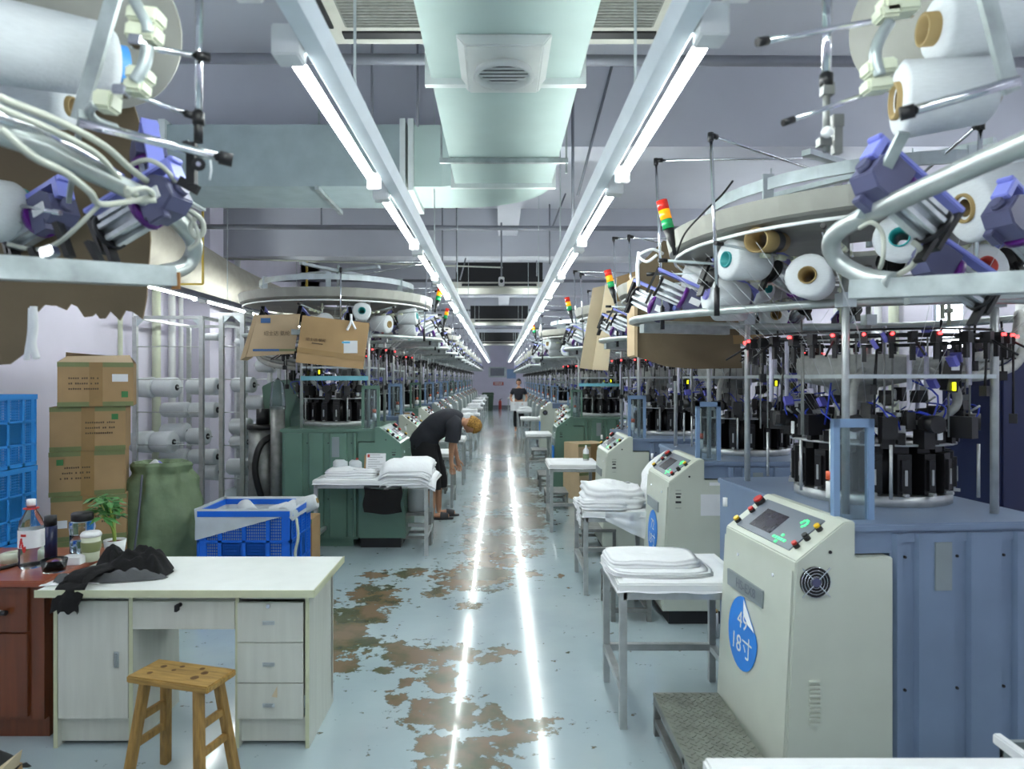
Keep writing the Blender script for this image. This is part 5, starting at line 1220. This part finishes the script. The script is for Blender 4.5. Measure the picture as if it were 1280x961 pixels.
# things on the desks
def lathe_thing(name, label, cat, x, y, z, parts, group=None):
    g = thing(name, label, cat, (x, y, z), 0, group)
    for nm, prof, m in parts: MB().lathe(prof, (0, 0, 0), (0, 0, 1), 28).build(nm, m, g)
    return g
g = lathe_thing('water_bottle', 'large clear plastic water bottle with white cap and red-white label', 'bottle', -2.40, 3.5, TB, [
    ('bottle_body', [(0, 0), (.0, .05), (.012, .058), (.05, .056), (.06, .058), (.1, .056), (.2, .058), (.24, .05), (.29, .024), (.31, .018), (.33, .018), (.33, 0)], 'clear'),
    ('cap', [(.315, 0), (.315, .021), (.345, .021), (.347, .018), (.347, 0)], 'white_plastic'), ('neck_ring', [(.298, .02), (.298, .036), (.303, .036), (.303, .02)], 'btn_red'),
    ('label_band', [(.105, .0585), (.195, .0585)], 'label_white')])
b = MB()
for i in range(9):
    a = -1.9+i*.06; b.cbox((.0595*math.cos(a), .0595*math.sin(a), .118+.02*math.sin(i*.7)+.003*i*(i < 4)), (.003, .006, .02+.01*math.sin(i*.35)), Matrix.Rotation(a, 3, 'Z'))
for i in range(5): a = -1.75+i*.09; b.cbox((.0595*math.cos(a), .0595*math.sin(a), .172), (.003, .004, .012), Matrix.Rotation(a, 3, 'Z'))
b.build('red_print', 'btn_red', g)['kind'] = 'stuff'
lathe_thing('thermos', 'slim dark blue thermos standing behind the water bottle', 'bottle', -2.42, 3.68, TB, [('flask', [(0, 0), (0, .032), (.17, .032), (.175, 0)], 'navy_dark' if 'navy_dark' in M else 'tube_blue'), ('cap', [(.175, 0), (.175, .031), (.225, .03), (.23, 0)], 'dark')])
g = lathe_thing('tumbler', 'clear tumbler with black screw lid next to the plant', 'bottle', -2.26, 3.7, TB, [
    ('tumbler_body', [(0, 0), (0, .055), (.01, .06), (.14, .06), (.16, .064), (.19, .064), (.2, .05), (.2, 0)], 'clear'), ('water', [(.008, 0), (.008, .052), (.12, .052), (.12, 0)], 'water'),
    ('lid', [(.195, 0), (.195, .05), (.2, .054), (.235, .054), (.24, .048), (.24, 0)], 'black')])
lathe_thing('coffee_cup', 'cream reusable cup with grey-green sleeve and sip lid', 'cup', -2.165, 3.62, TB, [
    ('cup_body', [(0, 0), (0, .038), (.13, .047), (.13, 0)], 'cream'), ('sleeve', [(.05, .0425), (.055, .046), (.1, .049), (.103, .0455)], 'tape_green'), ('lid', [(.13, .0), (.13, .05), (.14, .051), (.15, .046), (.155, .04), (.152, 0)], 'white_plastic')])
g = lathe_thing('potted_plant', 'leafy green plant in a small white pot on the desk', 'plant', -2.14, 3.8, .768, [('pot', [(0, 0), (0, .045), (.085, .058), (.085, .052), (.07, .05), (.07, 0)], 'white_plastic'), ('soil', [(.072, .051), (.078, 0)], 'soil')])
rnd = random.Random(4); sm = MB(); lf = MB()
for i in range(9):
    a = rnd.uniform(0, 2*PI); r = rnd.uniform(.04, .15); top = Vector((r*math.cos(a)-.05, r*math.sin(a), rnd.uniform(.2, .33)))
    sm.tube(smooth_path([(.01*math.cos(a), .01*math.sin(a), .07), (.2*top.x, .2*top.y, .15), tuple(top)], 4), .004, 5)
    for q in range(9):
        b_ = 2*PI*q/9+rnd.uniform(-.3, .3); L_ = rnd.uniform(.06, .1); dirv = Vector((math.cos(b_), math.sin(b_), rnd.uniform(-.35, .25)))
        base = top+dirv*.01; tip = base+dirv*L_-Vector((0, 0, .015)); sd = dirv.cross(Vector((0, 0, 1))).normalized()*L_*.22; md = (base+tip)/2+Vector((0, 0, .008)); md2 = base*.3+tip*.7+Vector((0, 0, .002))
        lf.add([base, md+sd, md2+sd*.7, tip, md2-sd*.7, md-sd, md-Vector((0, 0, .006))], [(0, 1, 6), (1, 2, 6), (2, 3, 6), (3, 4, 6), (4, 5, 6), (5, 0, 6)])
sm.build('stem', 'stem_green', g); lf.build('foliage', 'leaf', g, fix=False)['kind'] = 'stuff'
g = lathe_thing('glass_dish', 'small clear glass dish with wrappers beside the water bottle', 'dish', -2.23, 3.42, TB, [('dish_body', [(0, 0), (0, .05), (.06, .06), (.06, .055), (.008, .045), (.008, 0)], 'clear')])
for i, (x, y, m) in enumerate(((-.02, 0, 'navy'), (.01, -.01, 'btn_yellow'), (.02, .02, 'label_white'), (-.01, .02, 'purple'))):
    MB().cbox((x, y, .025+.006*i), (.04, .02, .006), Matrix.Rotation(.6*i, 3, 'Z') @ Matrix.Rotation(.4, 3, 'X')).build('wrapper', m, g)
o = MB().cyl((-2.51, 3.43, TB+.009), (-2.44, 3.62, TB+.009), .009, 10).build('marker_pen', 'black'); tag(o, 'black marker pen lying left of the water bottle', 'pen')
lathe_thing('tape_roll', 'cream round tape roll at the far left of the brown desk', 'roll', -2.56, 3.6, TB, [('roll_body', [(0, .02), (0, .06), (.045, .06), (.05, .045), (.05, .02), (0, .02)], 'cream')])
o = MB().box(-.13, .13, -.1, .1, 0, .002).build('paper_sheet', 'label_white', None, loc=(-2.06, 3.34, .769)); o.rotation_euler.z = .15; tag(o, 'white paper sheets under the black clothes', 'paper')
o = MB().box(-.05, .05, -.04, .04, 0, .04).build('small_box', 'label_white', None, loc=(-2.22, 3.56, TB), bevel=.003); o.rotation_euler.z = .1; tag(o, 'small white box between the tumbler and glass dish', 'box')
# black clothes
def lump(name, cx, cy, w_, d, h, m, label, seed, rz=0, z=.768, par=None):
    b = MB(); nu, nv = 44, 22
    def fn(u, v):
        t = 2*PI*u; r = min(1, v*1.25) if v < .8 else 1; 
        q = v
        rr = (1-q)**.8 if q > 0 else 1
        R_ = 1+.22*nz(1.6*math.cos(t)+seed, 1.6*math.sin(t), seed)+.06*nz(5*math.cos(t), 5*math.sin(t), seed)
        x, y = rr*R_*math.cos(t)*w_/2, rr*R_*math.sin(t)*d/2
        hz = h*(1-(rr)**3)*(1+.6*nz(x*9+seed, y*9, seed)+.35*nz(x*22, y*22, seed+3)+.14*abs(math.sin(26*x+9*y+seed+3*nz(x*6, y*6))))
        return Vector((x, y, max(.001, hz)))
    b.grid(fn, nu, nv); o = b.build(name, m, par, loc=(cx, cy, z), fix=False); o.rotation_euler.z = rz
    return tag(o, label, 'clothing') if label else o
g = lump('black_clothes', -1.83, 3.45, .38, .28, .115, 'cloth_black', 'crumpled black garment with grey lining on the white desk, sleeve hanging', 1.0, -.1)
lump('garment_fold', -.11, .0, .22, .2, .105, 'cloth_black', None, 5.0, .2, 0, g)
lump('grey_lining', .0, -.115, .42, .1, .045, 'cloth_grey', None, 9.0, .25, 0, g)
b = MB()
def sleeve(u, v):
    t = 2*PI*u; P = [(-.1, -.1, .03), (-.13, -.2, .03), (-.14, -.275, .005), (-.15, -.29, -.05), (-.15, -.295, -.1)]
    i = v*(len(P)-1); a = min(int(i), 3); f = i-a; p = [P[a][q]*(1-f)+P[a+1][q]*f for q in range(3)]
    r = .062+.012*math.sin(5*t+4*v)+.012*nz(3*math.cos(t), 3*math.sin(t), 4*v)
    return Vector((p[0]+r*math.cos(t), p[1]+.3*r*math.sin(t)-.008, p[2]+(.3*r*math.sin(t)+.02 if v < .5 else .01*math.sin(7*t)*(v-.5)*2)))
b.grid(sleeve, 30, 16); b.build('hanging_sleeve', 'cloth_black', g, fix=False)
b = MB(); b.grid(lambda u, v: Vector((-.29+.2*u, -.21-.04*u+.09*v, .004+.03*math.sin(PI*v)+.01*nz(9*u, 5*v, 3))), 14, 8); b.build('grey_cuff', 'cloth_grey', g, fix=False)

# ------------------------------------------------------------------ wooden stool
g = thing('wooden_stool', 'small varnished pine stool with knots before the white desk', 'stool', (-1.372, 2.95, 0), -.27)
MB().box(-.205, .205, -.095, .095, .45, .48).build('seat', 'pine', g, bevel=.006)
b = MB()
for (x, y, r) in ((-.12, .03, .014), (-.13, -.04, .012), (-.04, .05, .011), (.1, .02, .016), (.06, .055, .012), (.09, -.03, .018), (-.05, .01, .01)): b.cyl((x, y, .4795), (x, y, .4805), r, 12)
b.build('knots', 'knot', g)['kind'] = 'stuff'
for sx in (-1, 1):
    for sy in (-1, 1): MB().bar((sx*.135, sy*.06, .45), (sx*.185, sy*.115, 0), .04, .034).build('leg', 'pine_leg', g, bevel=.003)
    for z, f in ((.3, .33), (.19, .57)):
        xx = sx*(.135+.05*f); yy = .06+.055*f
        MB().bar((xx, -yy, z), (xx, yy, z), .022, .03).build('stretcher', 'pine_leg', g, bevel=.002)
# dark bag and carton at the lower left corner
g = thing('black_bag', 'open carton lined with a black bag in the bottom left corner', 'bag', (-2.02, 2.5, 0))
MB().box(-.3, .12, -.22, .22, 0, .22).build('carton_body', 'card', g)
b = MB(); b.grid(lambda u, v: Vector((-.32+.45*u, -.24+.5*v, .22+.09*math.sin(PI*min(1, u*1.1))**.5*(.7+.3*v)+.02*nz(6*u, 6*v, 2)-.12*max(0, abs(v-.5)-.42)*8*.5)), 22, 16); b.build('black_liner', 'cloth_black_gloss' if 'cloth_black_gloss' in M else 'dark', g, fix=False)
MB().add([(.12, -.2, .22), (.12, .2, .22), (.155, .17, .3), (.1, -.2, .26)], [(0, 1, 2, 3)]).build('carton_flap', 'card_pale', g, fix=False)

# ------------------------------------------------------------------ people
def skinned(name, V, E, m, parent=None, sub=2, root=0):
    """V: {key: (x,y,z,r)}; E: key pairs; one continuous surface"""
    ks = list(V); me = bpy.data.meshes.new(name); me.from_pydata([V[q][:3] for q in ks], [(ks.index(a), ks.index(b_)) for a, b_ in E], [])
    o = bpy.data.objects.new(name, me); C.objects.link(o); o.modifiers.new('s', 'SKIN'); ss = o.modifiers.new('d', 'SUBSURF'); ss.levels = sub; ss.render_levels = sub
    me.skin_vertices or None
    sv = me.skin_vertices[0].data
    for i, q in enumerate(ks):
        r = V[q][3]; sv[i].radius = r if isinstance(r, tuple) else (r, r); sv[i].use_root = (i == root)
    bpy.context.view_layer.update(); dg = bpy.context.evaluated_depsgraph_get()
    nm = bpy.data.meshes.new_from_object(o.evaluated_get(dg)); bpy.data.objects.remove(o)
    nm.materials.clear(); nm.materials.append(M[m])
    for p in nm.polygons: p.use_smooth = True
    return link(name, nm, parent)
def hand(V, E, key, wrist, d, side, sc_=1.0):
    """palm and five fingers, rooted at the wrist vertex; d: direction, side: thumb direction"""
    d = Vector(d).normalized(); s = Vector(side).normalized(); n = d.cross(s); w_ = Vector(wrist)
    p = w_+d*.05*sc_; V[key+'p'] = (*p, .026*sc_); E.append((key, key+'p'))
    for i, (off, L_) in enumerate(((.03, .062), (.011, .07), (-.009, .066), (-.028, .052))):
        a = w_+d*.088*sc_+s*off*sc_; b_ = a+(d+n*.25).normalized()*L_*.55*sc_; c = b_+(d+n*.8).normalized()*L_*.5*sc_
        V[key+'f%da' % i] = (*a, .0105*sc_); V[key+'f%db' % i] = (*b_, .009*sc_); V[key+'f%dc' % i] = (*c, .0075*sc_)
        E += [(key+'p', key+'f%da' % i), (key+'f%da' % i, key+'f%db' % i), (key+'f%db' % i, key+'f%dc' % i)]
    a = w_+d*.035*sc_+s*.036*sc_; b_ = a+(d*.7+s*.5).normalized()*.035*sc_; c = b_+(d+s*.1).normalized()*.028*sc_
    V[key+'ta'] = (*a, .0125*sc_); V[key+'tb'] = (*b_, .0105*sc_); V[key+'tc'] = (*c, .0085*sc_); E += [(key+'p', key+'ta'), (key+'ta', key+'tb'), (key+'tb', key+'tc')]
# person bending over the left tables, seen from the side
Yp = 8.6
V = {'pel': (-.93, Yp, .93, (.14, .13)), 'sp1': (-.84, Yp, 1.06, (.12, .13)), 'sp2': (-.70, Yp, 1.19, (.13, .15)), 'sp3': (-.57, Yp, 1.235, (.12, .15)), 'nk': (-.46, Yp, 1.215, .06), 'nk2': (-.415, Yp, 1.19, .055)}
E = [('pel', 'sp1'), ('sp1', 'sp2'), ('sp2', 'sp3'), ('sp3', 'nk'), ('nk', 'nk2')]
for s, kx in ((-1, 0), (1, .06)):
    t = str(s)
    V['h'+t] = (-.92+kx*.3, Yp+s*.09, .86, .1); V['k'+t] = (-.84+kx, Yp+s*.1, .48, .062); V['c'+t] = (-.845+kx, Yp+s*.1, .34, .058); V['a'+t] = (-.83+kx, Yp+s*.1, .1, .036)
    V['l'+t] = (-.83+kx, Yp+s*.1, .045, .036); V['f'+t] = (-.7+kx, Yp+s*.105, .045, .036); V['to'+t] = (-.62+kx, Yp+s*.11, .04, .026)
    E += [('pel', 'h'+t), ('h'+t, 'k'+t), ('k'+t, 'c'+t), ('c'+t, 'a'+t), ('a'+t, 'l'+t), ('l'+t, 'f'+t), ('f'+t, 'to'+t)]
    V['s'+t] = (-.55, Yp+s*.17, 1.18, .062); V['e'+t] = (-.585, Yp+s*.21, .9, .042); V['w'+t] = (-.595+kx, Yp+s*.16, .71, .027)
    E += [('sp3', 's'+t), ('s'+t, 'e'+t), ('e'+t, 'w'+t)]
    hand(V, E, 'w'+t, V['w'+t][:3], (.15, 0, -1), (0, s*-.3, 0) if False else (.9, 0, .1))
body = skinned('person', V, E, 'skin'); tag(body, 'person in black tee and shorts bending over the left tables', 'person')
hc = Vector((-.352, Yp, 1.165)); R = Matrix.Rotation(1.95, 4, 'Y')      # head axis tipped forward and down
def headmesh(parent, T, hair_m):
    b = MB(); b.T = T
    def hd(u, v):
        t, p = 2*PI*u, PI*v; x, y, z = math.sin(p)*math.cos(t), math.sin(p)*math.sin(t), math.cos(p)
        jaw = 1 if z > -.1 else 1-.3*(-z-.1)
        X = x*.095*(jaw if x < 0 else 1-.08*max(0, -z)); Y_ = y*.073*jaw; Z = z*.118
        if x > .5 and abs(y) < .25 and -.35 < z < .15: X += .02*(1-abs(y)/.25)*(1-abs(z+.18)/.35 if abs(z+.18) < .35 else 0)   # nose
        if x > .4 and .1 < abs(y) < .55 and .0 < z < .25: X -= .006                                                              # eye sockets
        if x > .5 and abs(y) < .35 and -.62 < z < -.48: X += .004
        return Vector((X, Y_, Z))
    b.grid(hd, 40, 30)
    for s in (-1, 1): b.sphere((-.005, s*.075, -.005), .028, 10, 8, sc3=(.7, .35, 1.1)) if not T is None else None
    h = b.build('head', 'skin', parent)
    e = MB(); e.T = T
    for s in (-1, 1): e.sphere((.082, s*.03, .012), .012, 8, 6, sc3=(.5, 1, .6))
    e.build('eyes', 'dark', h)
    m = MB(); m.T = T; m.cbox((.089, 0, -.062), (.008, .045, .008)); m.build('mouth', 'core_red', h)
    hh = MB(); hh.T = T
    def hr(u, v):
        t, p = 2*PI*u, PI*.62*v; x, y, z = math.sin(p)*math.cos(t), math.sin(p)*math.sin(t), math.cos(p)
        r = 1.13+.07*nz(9*x, 9*y, 9*z)
        if x > .35 and z < .42: r = .86
        return Vector((x*.098*r-.006, y*.078*r, z*.122*r))
    hh.grid(hr, 44, 26); hh.build('hair', hair_m, h, fix=False)
    return h
headmesh(body, Matrix.Translation(hc) @ R, 'hair_blond')
# clothes: lofted shells that follow the body, open at neck, cuffs and hems
def loft(mb, pts, rs, seg=28, side=(0, 1, 0), wr=.006, seed=0, n=5):
    P = smooth_path([Vector(p) for p in pts], n); Rr = smooth_path([Vector((a, b_, 0)) for a, b_ in rs], n); sd = Vector(side)
    vs = []; N_ = len(P)
    for i, p in enumerate(P):
        d = (P[min(i+1, N_-1)]-P[max(0, i-1)]).normalized(); a = (sd-d*sd.dot(d)).normalized(); b_ = d.cross(a)
        for k in range(seg):
            t = 2*PI*k/seg; w_ = 1+wr*12*nz(2*math.cos(t)+seed, 2*math.sin(t), i*.35)
            vs.append(tuple(p+a*(Rr[i].x*w_*math.cos(t))+b_*(Rr[i].y*w_*math.sin(t))))
    return mb.add(vs, [(i*seg+k, i*seg+(k+1) % seg, (i+1)*seg+(k+1) % seg, (i+1)*seg+k) for i in range(N_-1) for k in range(seg)], 0, True)
b = MB(); loft(b, [(-1.0, Yp, .86), (-.95, Yp, .97), (-.85, Yp, 1.09), (-.72, Yp, 1.19), (-.6, Yp, 1.225), (-.52, Yp, 1.225), (-.47, Yp, 1.215)], [(.19, .175), (.195, .17), (.2, .165), (.215, .165), (.215, .15), (.16, .12), (.085, .08)])
for t in (-1, 1): loft(b, [(-.59, Yp+t*.1, 1.22), (-.565, Yp+t*.18, 1.17), (-.57, Yp+t*.215, 1.08), (-.585, Yp+t*.225, .965)], [(.1, .12), (.09, .1), (.08, .085), (.085, .085)], side=(0, .6, -.8), seed=t)
b.build('t_shirt', 'tee', body, fix=False)
b = MB()
for t, kx in ((-1, 0), (1, .06)): loft(b, [(-.955, Yp+t*.045, 1.0), (-.94+kx*.3, Yp+t*.075, .86), (-.89+kx*.6, Yp+t*.095, .68), (-.85+kx, Yp+t*.1, .5), (-.845+kx, Yp+t*.1, .37)], [(.13, .15), (.135, .165), (.12, .145), (.105, .125), (.105, .12)], seed=t)
b.build('shorts', 'shorts', body, fix=False)
for s, kx in ((-1, 0), (1, .06)):
    b = MB(); n = 24
    o_ = [(-.875+kx+.15+.155*math.cos(2*PI*i/n), Yp+s*.105+.052*math.sin(2*PI*i/n)) for i in range(n)]
    b.prism(o_, 'z', 0, .022)
    b.grid(lambda u, v: Vector((-.73+kx+.1*v, Yp+s*.105+.056*math.cos(PI*u), .02+.072*math.sin(PI*u)*(1-.25*v))), 12, 5)
    b.build('slipper', 'slipper', body, fix=False)
# person standing far down the aisle
X, Y_ = .64, 22.4
V = {'pel': (X, Y_, .92, .13), 'sp1': (X, Y_, 1.1, .12), 'sp2': (X, Y_, 1.3, .13), 'nk': (X, Y_, 1.45, .055), 'nk2': (X, Y_-.01, 1.52, .05)}
E = [('pel', 'sp1'), ('sp1', 'sp2'), ('sp2', 'nk'), ('nk', 'nk2')]
for s in (-1, 1):
    t = str(s); V['h'+t] = (X+s*.09, Y_, .86, .09); V['k'+t] = (X+s*.1, Y_-.02, .48, .06); V['a'+t] = (X+s*.1, Y_, .08, .036); V['f'+t] = (X+s*.11, Y_-.16, .035, .032)
    E += [('pel', 'h'+t), ('h'+t, 'k'+t), ('k'+t, 'a'+t), ('a'+t, 'f'+t)]
    V['s'+t] = (X+s*.18, Y_, 1.38, .055); V['e'+t] = (X+s*.27, Y_+.03, 1.12, .04); V['w'+t] = (X+s*.2, Y_-.15, .96, .027); E += [('sp2', 's'+t), ('s'+t, 'e'+t), ('e'+t, 'w'+t)]
    hand(V, E, 'w'+t, V['w'+t][:3], (-s*.5, -.7, -.3), (0, 0, 1))
b2 = skinned('person', V, E, 'skin'); tag(b2, 'person in black tee standing far down the right row holding white cloth', 'person')
headmesh(b2, Matrix.Translation((X, Y_-.01, 1.62)) @ Matrix.Rotation(-PI/2, 4, 'Z'), 'hair_black')
V2 = {'pel': (X, Y_, 1.0, .15), 'sp1': (X, Y_, 1.15, .14), 'sp2': (X, Y_, 1.31, .15), 'nk': (X, Y_, 1.42, .09)}; E2 = [('pel', 'sp1'), ('sp1', 'sp2'), ('sp2', 'nk')]
for s in (-1, 1): t = str(s); V2['s'+t] = (X+s*.18, Y_, 1.37, .08); V2['e'+t] = (X+s*.24, Y_+.01, 1.22, .07); E2 += [('sp2', 's'+t), ('s'+t, 'e'+t)]
skinned('t_shirt', V2, E2, 'tee', b2, root=2)
V3 = {'pel': (X, Y_, .92, .145)}; E3 = []
for s in (-1, 1): t = str(s); V3['k'+t] = (X+s*.1, Y_-.01, .5, .09); V3['c'+t] = (X+s*.1, Y_, .15, .075); E3 += [('pel', 'k'+t), ('k'+t, 'c'+t)]
skinned('trousers', V3, E3, 'shorts', b2)
b = MB(); b.grid(lambda u, v: Vector((X-.28+.56*u, Y_-.24-.03*math.sin(9*u), 1.0-.3*v)), 14, 6); tag(b.build('white_cloth', 'cloth_white', fix=False), 'white cloth held in front of the far standing person', 'cloth')
